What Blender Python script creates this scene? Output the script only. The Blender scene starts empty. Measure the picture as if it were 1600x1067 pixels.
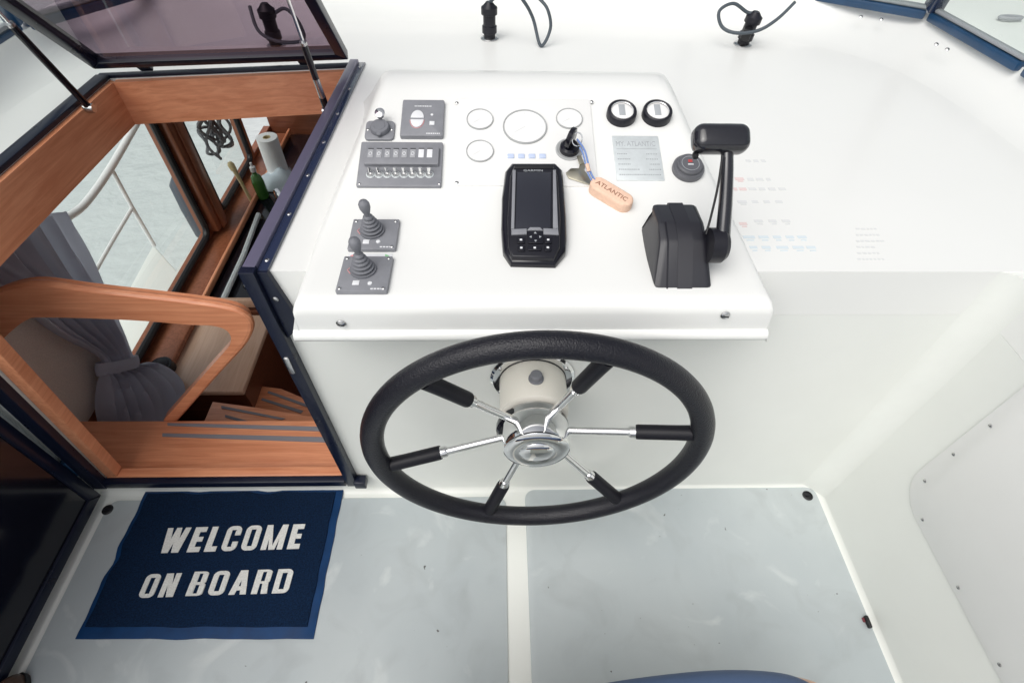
import bpy, bmesh, math, random
from mathutils import Vector, Matrix
R = math.radians
random.seed(7)
SC = bpy.context.scene
COL = SC.collection

# ------------------------------------------------------------------ camera, sky, sun, exposure
CAM_POS = Vector((0, 0, 1.6)); FPX = 835.0
_p, _y, _r = R(49), R(2.2), R(1.5)
CF_ = Vector((math.sin(_y)*math.cos(_p), math.cos(_y)*math.cos(_p), -math.sin(_p)))
_rt = CF_.cross(Vector((0, 0, 1))).normalized(); _up = _rt.cross(CF_)
CR_ = _rt*math.cos(_r) + _up*math.sin(_r)
CU_ = -_rt*math.sin(_r) + _up*math.cos(_r)
cam = bpy.data.objects.new('camera', bpy.data.cameras.new('camera')); COL.objects.link(cam)
cam.matrix_world = Matrix(((CR_.x, CU_.x, -CF_.x, 0), (CR_.y, CU_.y, -CF_.y, 0), (CR_.z, CU_.z, -CF_.z, 1.6), (0, 0, 0, 1)))
cam.data.sensor_width = 36; cam.data.lens = FPX/1600*36
cam.data.clip_start = 0.02; cam.data.clip_end = 2000
SC.camera = cam

world = bpy.data.worlds.new('World'); SC.world = world; world.use_nodes = True
nt = world.node_tree; nt.nodes.clear()
sky = nt.nodes.new('ShaderNodeTexSky'); sky.sky_type = 'NISHITA'; sky.sun_disc = False
SUN_EL, SUN_AZ = 56, 218            # azimuth clockwise from +Y (bow)
sky.sun_elevation = R(SUN_EL); sky.sun_rotation = R(SUN_AZ); sky.dust_density = 4.0; sky.air_density = 1.0
hs = nt.nodes.new('ShaderNodeHueSaturation'); hs.inputs['Saturation'].default_value = 0.22
bgn = nt.nodes.new('ShaderNodeBackground'); bgn.inputs['Strength'].default_value = 0.13
wo = nt.nodes.new('ShaderNodeOutputWorld')
nt.links.new(sky.outputs[0], hs.inputs['Color']); nt.links.new(hs.outputs[0], bgn.inputs[0]); nt.links.new(bgn.outputs[0], wo.inputs[0])
sl = bpy.data.lights.new('sun', 'SUN'); sl.energy = 1.5; sl.angle = R(60); sl.color = (1, .97, .92)
sun = bpy.data.objects.new('sun', sl); COL.objects.link(sun)
_sd = Vector((math.sin(R(SUN_AZ))*math.cos(R(SUN_EL)), math.cos(R(SUN_AZ))*math.cos(R(SUN_EL)), math.sin(R(SUN_EL))))
sun.rotation_euler = _sd.to_track_quat('Z', 'Y').to_euler(); sun.location = (0, 0, 8)
vs = SC.view_settings; vs.view_transform = 'Standard'; vs.look = 'None'; vs.gamma = 1; vs.exposure = 0.16; vs.use_curve_mapping = False
try:
    SC.cycles.max_bounces = 12; SC.cycles.diffuse_bounces = 6; SC.cycles.transparent_max_bounces = 16
    SC.cycles.caustics_reflective = False; SC.cycles.sample_clamp_indirect = 6
except Exception:
    pass

# ------------------------------------------------------------------ measuring: sight line through a picture point met with a real surface
def ray(px, py):
    return CF_ + CR_*((px-800)/FPX) - CU_*((py-533.5)/FPX)
def W(px, py, axis, d):
    r = ray(px, py); i = 'xyz'.index(axis)
    return CAM_POS + r*((d-CAM_POS[i])/r[i])
CON_Y0, CON_Z0 = 0.676, 0.925
def slope(y):
    return 2.0 if y < .78 else (18.0 if y > 1.02 else 2+16*(y-.78)/.24)
_ys = [0.55+.004*i for i in range(260)]; _zs = [0.0]*260
_i0 = int((CON_Y0-.55)/.004+.5); _zs[_i0] = CON_Z0
for i in range(_i0+1, 260): _zs[i] = _zs[i-1]+.004*math.tan(R(slope(_ys[i])))
for i in range(_i0-1, -1, -1): _zs[i] = _zs[i+1]-.004*math.tan(R(2))
def zcon(y):
    t = (y-.55)/.004; i = max(0, min(258, int(t))); return _zs[i]+(_zs[i+1]-_zs[i])*(t-i)
def con(px, py):
    r = ray(px, py); a, b = .3, 3.0
    for _ in range(50):
        m = (a+b)/2; q = CAM_POS+r*m
        if q.z < zcon(q.y): b = m
        else: a = m
    return CAM_POS+r*a

# ------------------------------------------------------------------ mesh builder
class Fr:
    def __init__(s, o=(0, 0, 0), u=(1, 0, 0), v=(0, 1, 0), n=(0, 0, 1)):
        s.o, s.u, s.v, s.n = Vector(o), Vector(u).normalized(), Vector(v).normalized(), Vector(n).normalized()
    def __call__(s, p): return s.o+s.u*p[0]+s.v*p[1]+s.n*p[2]
    def loc(s, px, py, h=0):
        r = ray(px, py); o = s.o+s.n*h
        q = CAM_POS+r*((o-CAM_POS).dot(s.n)/r.dot(s.n))-s.o
        return q.dot(s.u), q.dot(s.v)
ID = Fr()
def axisfr(o, n, up=(0, 0, 1)):
    n = Vector(n).normalized(); u = Vector(up).cross(n)
    if u.length < 1e-4: u = Vector((1, 0, 0))
    u.normalize(); return Fr(o, u, n.cross(u), n)
def cfr(px, py, lift=0.0):
    o = con(px, py); s = R(slope(o.y)); n = Vector((0, -math.sin(s), math.cos(s)))
    return Fr(o+n*lift, (1, 0, 0), (0, math.cos(s), math.sin(s)), n)

class MB:
    def __init__(s): s.v, s.f = [], []
    def add(s, vs_, fs_, fr=ID):
        b = len(s.v); s.v += [fr(p) for p in vs_]; s.f += [tuple(b+i for i in f) for f in fs_]; return s
    def bm(s, bm, fr=ID):
        bm.verts.ensure_lookup_table(); bm.verts.index_update()
        s.add([v.co.copy() for v in bm.verts], [[v.index for v in f.verts] for f in bm.faces], fr); bm.free(); return s
    def box(s, c, d, bev=0, fr=ID, seg=2):
        bm = bmesh.new(); bmesh.ops.create_cube(bm, size=1)
        for v in bm.verts: v.co = Vector((c[0]+v.co.x*d[0], c[1]+v.co.y*d[1], c[2]+v.co.z*d[2]))
        if bev: bmesh.ops.bevel(bm, geom=bm.edges[:], offset=min(bev, min(d)*.45), segments=seg, profile=.5, affect='EDGES')
        return s.bm(bm, fr)
    def prism(s, poly, z0, z1, bev=0, fr=ID, seg=2, top=True):
        bm = bmesh.new(); lo = [bm.verts.new((p[0], p[1], z0)) for p in poly]; hi = [bm.verts.new((p[0], p[1], z1)) for p in poly]
        n = len(poly)
        bm.faces.new(lo[::-1]); tf = bm.faces.new(hi)
        for i in range(n): bm.faces.new((lo[i], lo[(i+1) % n], hi[(i+1) % n], hi[i]))
        bmesh.ops.recalc_face_normals(bm, faces=bm.faces[:])
        if bev: bmesh.ops.bevel(bm, geom=[e for e in tf.edges], offset=bev, segments=seg, profile=.5, affect='EDGES')
        return s.bm(bm, fr)
    def lathe(s, prof, seg=32, fr=ID, caps=True):
        vs_, fs_ = [], []; n = len(prof)
        for k in range(seg):
            a = 2*math.pi*k/seg
            for r, z in prof: vs_.append((r*math.cos(a), r*math.sin(a), z))
        for k in range(seg):
            j = (k+1) % seg
            for i in range(n-1):
                fs_.append((k*n+i, j*n+i, j*n+i+1, k*n+i+1))
        if caps and prof[0][0] > 1e-6: fs_.append(tuple(k*n for k in range(seg))[::-1])
        if caps and prof[-1][0] > 1e-6: fs_.append(tuple(k*n+n-1 for k in range(seg)))
        return s.add(vs_, fs_, fr)
    def tube(s, path, r, seg=10, closed=False, fr=ID, flat=1.0):
        P = [Vector(fr(p)) for p in path]; n = len(P); vs_, fs_ = [], []
        rr = r if isinstance(r, (list, tuple)) else [r]*n
        t0 = (P[1]-P[0]).normalized(); nn = t0.orthogonal().normalized()
        for i in range(n):
            if closed: t = (P[(i+1) % n]-P[i-1]).normalized()
            else: t = (P[min(i+1, n-1)]-P[max(i-1, 0)]).normalized()
            nn = (nn-t*nn.dot(t)).normalized(); b = t.cross(nn)
            for k in range(seg):
                a = 2*math.pi*k/seg; vs_.append(P[i]+nn*math.cos(a)*rr[i]+b*math.sin(a)*rr[i]*flat)
        m = n if closed else n-1
        for i in range(m):
            j = (i+1) % n
            for k in range(seg):
                l = (k+1) % seg; fs_.append((i*seg+k, i*seg+l, j*seg+l, j*seg+k))
        if not closed:
            fs_.append(tuple(range(seg))[::-1]); fs_.append(tuple((n-1)*seg+k for k in range(seg)))
        return s.add(vs_, fs_)
    def strip(s, A, B, thick):          # ribbon between two 3-d polylines, thickened along vector
        n = len(A); th = Vector(thick)
        vs_ = [Vector(p) for p in A]+[Vector(p) for p in B]+[Vector(p)+th for p in A]+[Vector(p)+th for p in B]; fs_ = []
        for i in range(n-1):
            fs_ += [(i, i+1, n+i+1, n+i), (2*n+i, 3*n+i, 3*n+i+1, 2*n+i+1), (i, 2*n+i, 2*n+i+1, i+1), (n+i, n+i+1, 3*n+i+1, 3*n+i)]
        fs_ += [(0, n, 3*n, 2*n), (n-1, 3*n-1, 4*n-1, 2*n-1)]
        return s.add(vs_, fs_)
    def text(s, txt, fr, w, h, z=.0006, bold=0.0, spacing=1.0):   # fits the letters into w x h, lower left at the frame's origin
        cu = bpy.data.curves.new('t', 'FONT'); cu.body = txt; cu.size = 1; cu.extrude = .5; cu.offset = bold; cu.space_character = spacing; cu.resolution_u = 3
        o = bpy.data.objects.new('t', cu); COL.objects.link(o)
        dg = bpy.context.evaluated_depsgraph_get(); me = o.evaluated_get(dg).to_mesh()
        vs_ = [v.co.copy() for v in me.vertices]; fs_ = [tuple(p.vertices) for p in me.polygons]
        o.evaluated_get(dg).to_mesh_clear(); bpy.data.objects.remove(o); bpy.data.curves.remove(cu)
        x0 = min(v.x for v in vs_); x1 = max(v.x for v in vs_); y0 = min(v.y for v in vs_); y1 = max(v.y for v in vs_)
        return s.add([((v.x-x0)/(x1-x0)*w, (v.y-y0)/(y1-y0)*h, (v.z+.5)*z) for v in vs_], fs_, fr)
    def build(s, name, m, parent=None, angle=35, kind=None):
        me = bpy.data.meshes.new(name)
        c = sum(s.v, Vector())/len(s.v)
        me.from_pydata([tuple(v-c) for v in s.v], [], s.f); me.update()
        bm = bmesh.new(); bm.from_mesh(me); bmesh.ops.recalc_face_normals(bm, faces=bm.faces[:]); bm.to_mesh(me); bm.free()
        me.polygons.foreach_set('use_smooth', [True]*len(me.polygons)); me.set_sharp_from_angle(angle=R(angle))
        me.materials.append(MT[m])
        o = bpy.data.objects.new(name, me); COL.objects.link(o)
        if parent is not None:
            o.parent = parent; o.location = c-WL[parent.name]
        else: o.location = c
        WL[o.name] = c.copy()
        if kind: o['kind'] = kind
        return o
WL = {}
def tag(o, label, cat, group=None):
    o['label'] = label; o['category'] = cat
    if group: o['group'] = group
    return o
def thing(name, label, cat, loc, group=None):
    o = bpy.data.objects.new(name, None); COL.objects.link(o); o.location = loc; o.empty_display_size = .05
    WL[o.name] = Vector(loc); return tag(o, label, cat, group)
def struct(name, mb, m, parent=None, angle=35):
    o = mb.build(name, m, parent, angle)
    if parent is None: o['kind'] = 'structure'
    return o
def screw(parent, p, n, r=.006, m='steel', name='screw'):
    fr = axisfr(p, n, (.3, .2, 1)); mb = MB().lathe([(r, 0), (r, r*.25), (r*.6, r*.55), (0, r*.6)], 12, fr)
    o = mb.build(name, m, parent)
    MB().box((0, 0, r*.58), (r*1.3, r*.25, r*.12), 0, fr).build('slot', 'black', o); return o

# ------------------------------------------------------------------ materials
MT = {}
def mat(name, col, rough=.5, metal=0.0, var=0.0, vscale=8.0, bump=0.0, bscale=200.0, coat=0.0, col2=None, spec=.5, sheen=0):
    m = bpy.data.materials.new(name); m.use_nodes = True; t = m.node_tree; b = t.nodes['Principled BSDF']
    b.inputs['Roughness'].default_value = rough; b.inputs['Metallic'].default_value = metal
    b.inputs['Coat Weight'].default_value = coat; b.inputs['Specular IOR Level'].default_value = spec
    if sheen: b.inputs['Sheen Weight'].default_value = sheen
    b.inputs['Base Color'].default_value = (*col, 1)
    geo = t.nodes.new('ShaderNodeNewGeometry')
    if var or col2:
        n = t.nodes.new('ShaderNodeTexNoise'); n.inputs['Scale'].default_value = vscale; n.inputs['Detail'].default_value = 6; n.inputs['Roughness'].default_value = .6
        t.links.new(geo.outputs['Position'], n.inputs['Vector'])
        rp = t.nodes.new('ShaderNodeValToRGB'); rp.color_ramp.elements[0].position = .35; rp.color_ramp.elements[1].position = .68
        c2 = col2 or tuple(c*(1-var) for c in col)
        rp.color_ramp.elements[0].color = (*c2, 1); rp.color_ramp.elements[1].color = (*col, 1)
        t.links.new(n.outputs['Fac'], rp.inputs[0]); t.links.new(rp.outputs[0], b.inputs['Base Color'])
        mr = t.nodes.new('ShaderNodeMapRange'); mr.inputs[3].default_value = rough*.85; mr.inputs[4].default_value = min(1, rough*1.2)
        t.links.new(n.outputs['Fac'], mr.inputs[0]); t.links.new(mr.outputs[0], b.inputs['Roughness'])
    if bump:
        n2 = t.nodes.new('ShaderNodeTexNoise'); n2.inputs['Scale'].default_value = bscale; n2.inputs['Detail'].default_value = 3
        t.links.new(geo.outputs['Position'], n2.inputs['Vector'])
        bp = t.nodes.new('ShaderNodeBump'); bp.inputs['Strength'].default_value = bump; bp.inputs['Distance'].default_value = .002
        t.links.new(n2.outputs['Fac'], bp.inputs['Height']); t.links.new(bp.outputs[0], b.inputs['Normal'])
    MT[name] = m; return m
def glassmat(name, tint, refl=1.0, rough=0.0):
    m = bpy.data.materials.new(name); m.use_nodes = True; t = m.node_tree; t.nodes.clear()
    tr = t.nodes.new('ShaderNodeBsdfTransparent'); tr.inputs[0].default_value = (*tint, 1)
    gl = t.nodes.new('ShaderNodeBsdfGlossy'); gl.inputs['Roughness'].default_value = rough; gl.inputs[0].default_value = (refl, refl, refl, 1)
    fr = t.nodes.new('ShaderNodeFresnel'); fr.inputs[0].default_value = 1.45
    mx = t.nodes.new('ShaderNodeMixShader'); o = t.nodes.new('ShaderNodeOutputMaterial')
    ge = t.nodes.new('ShaderNodeNewGeometry'); iv = t.nodes.new('ShaderNodeMath'); iv.operation = 'SUBTRACT'; iv.inputs[0].default_value = 1
    mu = t.nodes.new('ShaderNodeMath'); mu.operation = 'MULTIPLY'; t.links.new(ge.outputs['Backfacing'], iv.inputs[1]); t.links.new(iv.outputs[0], mu.inputs[0]); t.links.new(fr.outputs[0], mu.inputs[1])
    t.links.new(mu.outputs[0], mx.inputs[0]); t.links.new(tr.outputs[0], mx.inputs[1]); t.links.new(gl.outputs[0], mx.inputs[2]); t.links.new(mx.outputs[0], o.inputs[0])
    MT[name] = m
def woodmat(name, c1, c2, axis, rough=.35, coat=.3):
    m = bpy.data.materials.new(name); m.use_nodes = True; t = m.node_tree; b = t.nodes['Principled BSDF']
    geo = t.nodes.new('ShaderNodeNewGeometry'); mp = t.nodes.new('ShaderNodeMapping')
    mp.inputs['Scale'].default_value = tuple(4.0 if a == axis else 75.0 for a in 'xyz')
    n = t.nodes.new('ShaderNodeTexNoise'); n.inputs['Scale'].default_value = 1; n.inputs['Detail'].default_value = 8; n.inputs['Roughness'].default_value = .62; n.inputs['Distortion'].default_value = .6
    n2 = t.nodes.new('ShaderNodeTexNoise'); n2.inputs['Scale'].default_value = 5; n2.inputs['Detail'].default_value = 3
    t.links.new(geo.outputs['Position'], mp.inputs[0]); t.links.new(mp.outputs[0], n.inputs['Vector']); t.links.new(geo.outputs['Position'], n2.inputs['Vector'])
    ad = t.nodes.new('ShaderNodeMath'); ad.operation = 'MULTIPLY_ADD'; ad.inputs[1].default_value = .35
    t.links.new(n2.outputs['Fac'], ad.inputs[0]); t.links.new(n.outputs['Fac'], ad.inputs[2])
    rp = t.nodes.new('ShaderNodeValToRGB'); rp.color_ramp.elements[0].position = .52; rp.color_ramp.elements[1].position = .84
    rp.color_ramp.elements[0].color = (*c2, 1); rp.color_ramp.elements[1].color = (*c1, 1)
    t.links.new(ad.outputs[0], rp.inputs[0]); t.links.new(rp.outputs[0], b.inputs['Base Color'])
    b.inputs['Roughness'].default_value = rough; b.inputs['Coat Weight'].default_value = coat; b.inputs['Coat Roughness'].default_value = .2
    bp = t.nodes.new('ShaderNodeBump'); bp.inputs['Strength'].default_value = .12; bp.inputs['Distance'].default_value = .001
    t.links.new(n.outputs['Fac'], bp.inputs['Height']); t.links.new(bp.outputs[0], b.inputs['Normal'])
    MT[name] = m

mat('gelcoat', (.80, .805, .785), .32, var=.015, vscale=2.5, bump=.03, bscale=60, coat=.2)
mat('gelcoat_worn', (.785, .80, .765), .42, var=.035, vscale=3, bump=.05, bscale=90)
mat('gelcoat_panel', (.79, .79, .775), .33, var=.02, vscale=7)
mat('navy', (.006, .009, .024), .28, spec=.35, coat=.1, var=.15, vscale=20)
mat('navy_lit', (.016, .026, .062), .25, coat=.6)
mat('navy_sky_sheen', (.15, .14, .215), .3, .35, coat=.2)  # frame navy with the sky's lilac reflection put into the colour
mat('blue_frame', (.012, .055, .13), .3, coat=.15, var=.2, vscale=15)
mat('black', (.008, .008, .010), .5)
mat('black_gloss', (.007, .007, .012), .14, spec=.4, coat=.15)
mat('black_satin', (.013, .013, .019), .34, var=.2, vscale=30, spec=.35)
mat('charcoal', (.245, .25, .272), .42, var=.12, vscale=40, bump=.06, bscale=700)
mat('charcoal_light', (.34, .345, .365), .4)
mat('rubber_grey', (.17, .175, .195), .6)
mat('leather', (.008, .008, .013), .33, bump=.8, bscale=330, spec=.4)
mat('rubber_black', (.009, .009, .013), .45, spec=.25, bump=.15, bscale=500)
mat('chrome', (.86, .86, .86), .06, 1.0)
mat('steel', (.62, .62, .62), .25, 1.0)
mat('brushed', (.70, .745, .755), .38, .25, var=.10, vscale=60)
mat('throttle_black', (.014, .014, .020), .42, spec=.75, bump=.08, bscale=600)
mat('handle_black', (.010, .010, .015), .20, spec=.6, coat=.5)
mat('cream_plastic', (.74, .71, .64), .35)
mat('white_paint', (.8, .8, .8), .4)
mat('print_white', (.72, .73, .75), .6)
mat('print_grey', (.36, .38, .40), .6)
mat('print_pale', (.68, .69, .69), .6)
mat('print_washed_red', (.74, .60, .59), .6)  # red print with blown-out glare mixed into its colour
mat('print_red', (.75, .30, .30), .6)
mat('red', (.45, .05, .05), .5)
mat('dark_red', (.16, .03, .04), .5)
mat('green_print', (.25, .55, .28), .6)
mat('print_blue', (.64, .71, .75), .6)
mat('led_blue', (.50, .58, .76), .3)
mat('gauge_face', (.78, .78, .77), .4)
mat('gauge_ring', (.42, .43, .43), .35, .2)
mat('screen', (.016, .017, .026), .12, coat=.6)
mat('cork', (.82, .56, .42), .75, var=.12, vscale=140, bump=.3, bscale=500)
mat('cork_ink', (.22, .08, .04), .8)
mat('cord_blue', (.16, .25, .52), .7)
mat('brass', (.62, .58, .46), .3, 1.0)
mat('mat_field', (.005, .022, .062), .95, bump=1.0, bscale=420, col2=(.0015, .007, .024), vscale=230, spec=.15)
mat('mat_border', (.004, .042, .14), .55, spec=.25, var=.35, vscale=14, bump=.1, bscale=300)
mat('mat_letter', (.80, .80, .77), .9, bump=1.0, bscale=420, var=.22, vscale=230)
mat('curtain', (.50, .51, .60), .9, bump=.25, bscale=900, sheen=.3)
mat('upholstery', (.74, .63, .56), .95, bump=.8, bscale=500, var=.15, vscale=200)
mat('cable', (.06, .075, .09), .5)
mat('paper', (.82, .82, .82), .9, bump=.4, bscale=260)
mat('cloth', (.55, .62, .68), .9, bump=.4, bscale=60)
mat('bottle_green', (.05, .16, .03), .2, coat=.5)
mat('brush_wood', (.55, .45, .25), .6)
mat('seat_blue', (.06, .10, .19), .6, bump=.2, bscale=500)
mat('shoe_leather', (.085, .045, .03), .35, var=.3, vscale=60)
mat('strip_grey', (.20, .20, .225), .7, bump=.4, bscale=800)
mat('window_bead', (.30, .31, .33), .5)
mat('button_grey', (.11, .112, .125), .4)
mat('fender', (.07, .08, .10), .5)
mat('rope', (.16, .165, .18), .8, var=.7, vscale=60)
woodmat('wood', (.78, .34, .185), (.60, .22, .108), 'x')
woodmat('wood_y', (.78, .34, .185), (.60, .22, .108), 'y')
woodmat('wood_z', (.34, .12, .06), (.22, .07, .032), 'z')
woodmat('wood_dark', (.24, .085, .045), (.15, .048, .024), 'x')
woodmat('wood_light', (.72, .50, .38), (.62, .40, .28), 'y')
glassmat('glass', (.93, .96, .95), .9)
glassmat('tinted', (.57, .50, .55), .9)
m = MT['curtain']; t = m.node_tree; b = t.nodes['Principled BSDF']; tl_ = t.nodes.new('ShaderNodeBsdfTranslucent'); tl_.inputs[0].default_value = (.60, .61, .70, 1)
mx = t.nodes.new('ShaderNodeMixShader'); mx.inputs[0].default_value = .45; ou = t.nodes['Material Output']
t.links.new(b.outputs[0], mx.inputs[1]); t.links.new(tl_.outputs[0], mx.inputs[2]); t.links.new(mx.outputs[0], ou.inputs[0])
# painted grey non-slip with scuffs
m = mat('nonslip', (.40, .435, .45), .5, bump=.12, bscale=500); t = m.node_tree; b = t.nodes['Principled BSDF']
geo = t.nodes.new('ShaderNodeNewGeometry')
def _noise(sc, det, dist=0, vec=None):
    n = t.nodes.new('ShaderNodeTexNoise'); n.inputs['Scale'].default_value = sc; n.inputs['Detail'].default_value = det; n.inputs['Distortion'].default_value = dist
    t.links.new(vec or geo.outputs['Position'], n.inputs['Vector']); return n
def _ramp(src, p0, p1, c0, c1):
    r = t.nodes.new('ShaderNodeValToRGB'); r.color_ramp.elements[0].position = p0; r.color_ramp.elements[1].position = p1
    r.color_ramp.elements[0].color = (*c0, 1); r.color_ramp.elements[1].color = (*c1, 1); t.links.new(src, r.inputs[0]); return r
def _mix(fac, a, c):
    x = t.nodes.new('ShaderNodeMix'); x.data_type = 'RGBA'; t.links.new(fac, x.inputs[0]); t.links.new(a, x.inputs[6])
    if isinstance(c, tuple): x.inputs[7].default_value = (*c, 1)
    else: t.links.new(c, x.inputs[7])
    return x.outputs[2]
base = _ramp(_noise(2.2, 5).outputs['Fac'], .3, .7, (.42, .465, .485), (.51, .55, .56))
scuf = _ramp(_noise(4.2, 8, 1.8).outputs['Fac'], .60, .72, (0, 0, 0), (.5, .5, .5))
spk = _ramp(_noise(40, 2).outputs['Fac'], .745, .77, (0, 0, 0), (1, 1, 1))
smr = _ramp(_noise(7, 9, 1.2).outputs['Fac'], .50, .78, (0, 0, 0), (.65, .65, .65))
c_ = _mix(scuf.outputs[0], base.outputs[0], (.70, .73, .72)); c_ = _mix(smr.outputs[0], c_, (.38, .41, .42)); c_ = _mix(spk.outputs[0], c_, (.12, .12, .12))
t.links.new(c_, b.inputs['Base Color'])
# harbour water
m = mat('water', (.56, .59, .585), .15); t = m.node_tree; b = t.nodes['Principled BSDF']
geo = t.nodes.new('ShaderNodeNewGeometry')
wn = _noise(4.5, 5, .15); bp = t.nodes.new('ShaderNodeBump'); bp.inputs['Strength'].default_value = .45; bp.inputs['Distance'].default_value = .08
t.links.new(wn.outputs['Fac'], bp.inputs['Height']); t.links.new(bp.outputs[0], b.inputs['Normal'])

# ------------------------------------------------------------------ setting: water, floor, bulkheads, deck
BK = 0.767; DZ = 0.92; DT = 0.12; XR = 1.03; XL = -1.27
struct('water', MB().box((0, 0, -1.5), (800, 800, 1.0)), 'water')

floor = struct('floor', MB().box((-.12, -.3, -.04), (2.36, 2.14, .08)), 'gelcoat_worn')
def rrect(x0, x1, y0, y1, r, n=5):
    out = []
    for cx, cy, a0 in ((x1-r, y1-r, 0), (x0+r, y1-r, 90), (x0+r, y0+r, 180), (x1-r, y0+r, 270)):
        for k in range(n+1):
            a = R(a0+90*k/n); out.append((cx+r*math.cos(a), cy+r*math.sin(a)))
    return out
for x0, x1, y1 in ((-1.205, .0225, .738), (.0825, 1.018, .760)):
    MB().prism(rrect(x0, x1, -1.2, y1, .03), .0005, .005, .002).build('nonslip_panel', 'nonslip', floor)

# front bulkhead with the companionway opening, polygon ring built as one sheet with thickness
OL0, OL1, OR1, OR0 = (-1.19, .085), (-1.125, DZ-.001), (-.473, DZ-.001), (-.452, .085)
def wallpoly(mb, poly, y0=BK, th=.03):
    return mb.prism([(p[0], p[1]) for p in poly], 0, -th, 0, Fr((0, y0, 0), (1, 0, 0), (0, 0, 1), (0, -1, 0)))
wb = MB()
TOPZ = DZ-DT-.0005
wallpoly(wb, [(-1.5, -.08), (OL0[0], -.08), OL0, (OL1[0], TOPZ), (-1.5, TOPZ)])
wallpoly(wb, [(OL0[0], -.08), (OR0[0], -.08), OR0, OL0])
wallpoly(wb, [(OR0[0], -.08), (XR+.06, -.08), (XR+.06, TOPZ), (OR1[0], TOPZ), OR0])
wall_front = struct('wall_front', wb, 'gelcoat_worn')
# rounded fillets where floor, bulkhead and side wall meet
def cove(a, bpt, d1, d2, r, n=8):
    A, B = Vector(a), Vector(bpt); d1, d2 = Vector(d1), Vector(d2); mb = MB(); vs_, fs_ = [], []
    for P in (A, B):
        for k in range(n+1):
            th = R(90*k/n); vs_.append(P+d1*r*(1-math.sin(th))+d2*r*(1-math.cos(th)))
        vs_.append(P.copy())
    m_ = n+2
    for k in range(n): fs_.append((k, k+1, m_+k+1, m_+k))
    fs_ += [tuple(range(m_)), tuple(range(m_, 2*m_))[::-1], (0, m_, 2*m_-1, m_-1), (n, m_-1, 2*m_-1, m_+n)]
    return mb.add(vs_, fs_)
cove((-1.25, BK+.0005, -.0005), (XR, BK+.0005, -.0005), (0, -1, 0), (0, 0, 1), .02).build('cove_trim', 'gelcoat_worn', wall_front)
# right side wall, slightly flared, with fillets
wr = MB()
wr.prism([(-1.3, -.08), (BK+.03, -.08), (BK+.03, TOPZ), (-1.3, TOPZ)], 0, .05, 0, Fr((XR, 0, 0), (0, 1, 0), (0, 0, 1), (1, 0, 0)))
wall_right = struct('wall_right', wr, 'gelcoat_worn')
cove((XR+.0005, BK, -.0005), (XR+.0005, -1.3, -.0005), (-1, 0, 0), (0, 0, 1), .024).build('cove_trim', 'gelcoat_worn', wall_right)
cove((XR+.0005, BK+.0005, 0), (XR+.0005, BK+.0005, DZ-.0015), (-1, 0, 0), (0, -1, 0), .06, 12).build('cove_trim', 'gelcoat_worn', wall_right)
wl = MB(); wl.prism([(-1.3, -.08), (BK-.001, -.08), (BK-.001, TOPZ), (-1.3, TOPZ)], 0, .05, 0, Fr((XL-.05, 0, 0), (0, 1, 0), (0, 0, 1), (1, 0, 0)))
wall_left = struct('wall_left', wl, 'gelcoat_worn')
cove((XL-.0005, BK, -.0005), (XL-.0005, -1.3, -.0005), (1, 0, 0), (0, 0, 1), .035).build('cove_trim', 'gelcoat_worn', wall_left)

# dash deck: a slab with the hatch opening, coaming tops each side
BD = BK
HL0, HL1, HR1, HR0 = (-1.125, BD), (-1.108, 1.585), (-.442, 1.675), (-.473, BD)
dk = MB()
def slab(mb, poly, z1=DZ, th=DT): return mb.prism(poly, z1-th, z1)
dpoly = [[(-1.52, -1.3), (XL, -1.3), (XL, BD), HL0, HL1, (-1.52, HL1[1])],
         [(-1.52, HL1[1]), HL1, HR1, (1.52, HR1[1]), (1.52, 2.35), (-1.52, 2.35)],
         [HR0, (XR, BD), (1.52, BD), (1.52, HR1[1]), HR1],
         [(XR, -1.3), (1.52, -1.3), (1.52, BD), (XR, BD)]]
for p in dpoly: slab(dk, p)
deck = struct('deck', dk, 'gelcoat')
# cove upstand that carries the windscreen
def smooth(pts, n):
    out = []; m_ = len(pts)
    for i in range(m_-1):
        p0, p1, p2, p3 = [Vector(pts[max(0, min(m_-1, i+k))]) for k in (-1, 0, 1, 2)]
        for k in range(n):
            t_ = k/n; out.append(.5*((2*p1)+(p2-p0)*t_+(2*p0-5*p1+4*p2-p3)*t_*t_+(3*p1-p0-3*p2+p3)*t_**3))
    return out+[Vector(pts[-1])]
inner = smooth([(-1.27, -.4, 0), (-1.27, .7, 0), (-1.25, 1.5, 0), (-1.08, 1.88, 0), (-.6, 2.02, 0), (0, 2.05, 0), (.62, 2.0, 0), (1.02, 1.86, 0), (1.25, 1.55, 0), (1.31, .8, 0), (1.33, -.4, 0)], 8)
outer = smooth([(-1.36, -.4, 0), (-1.36, .7, 0), (-1.355, 1.6, 0), (-1.27, 2.0, 0), (-.66, 2.17, 0), (0, 2.2, 0), (.66, 2.16, 0), (1.30, 2.02, 0), (1.435, 1.75, 0), (1.46, .8, 0), (1.47, -.4, 0)], 8)
vs_, fs_ = [], []; NP = 8
for a, b_ in zip(inner, outer):
    for k in range(NP+1):
        f = k/NP; vs_.append((a.x+(b_.x-a.x)*math.sin(f*math.pi/2), a.y+(b_.y-a.y)*math.sin(f*math.pi/2), DZ-.0012+.087*(1-math.cos(f*math.pi/2))))
    o2 = b_+(b_-a).normalized()*.06; vs_ += [(o2.x, o2.y, DZ+.086), (o2.x, o2.y, DZ-.05)]
mm = NP+3
for i in range(len(inner)-1):
    for k in range(mm-1): fs_.append((i*mm+k, (i+1)*mm+k, (i+1)*mm+k+1, i*mm+k+1))
up = MB().add(vs_, fs_).build('upstand', 'gelcoat', deck)
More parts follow.
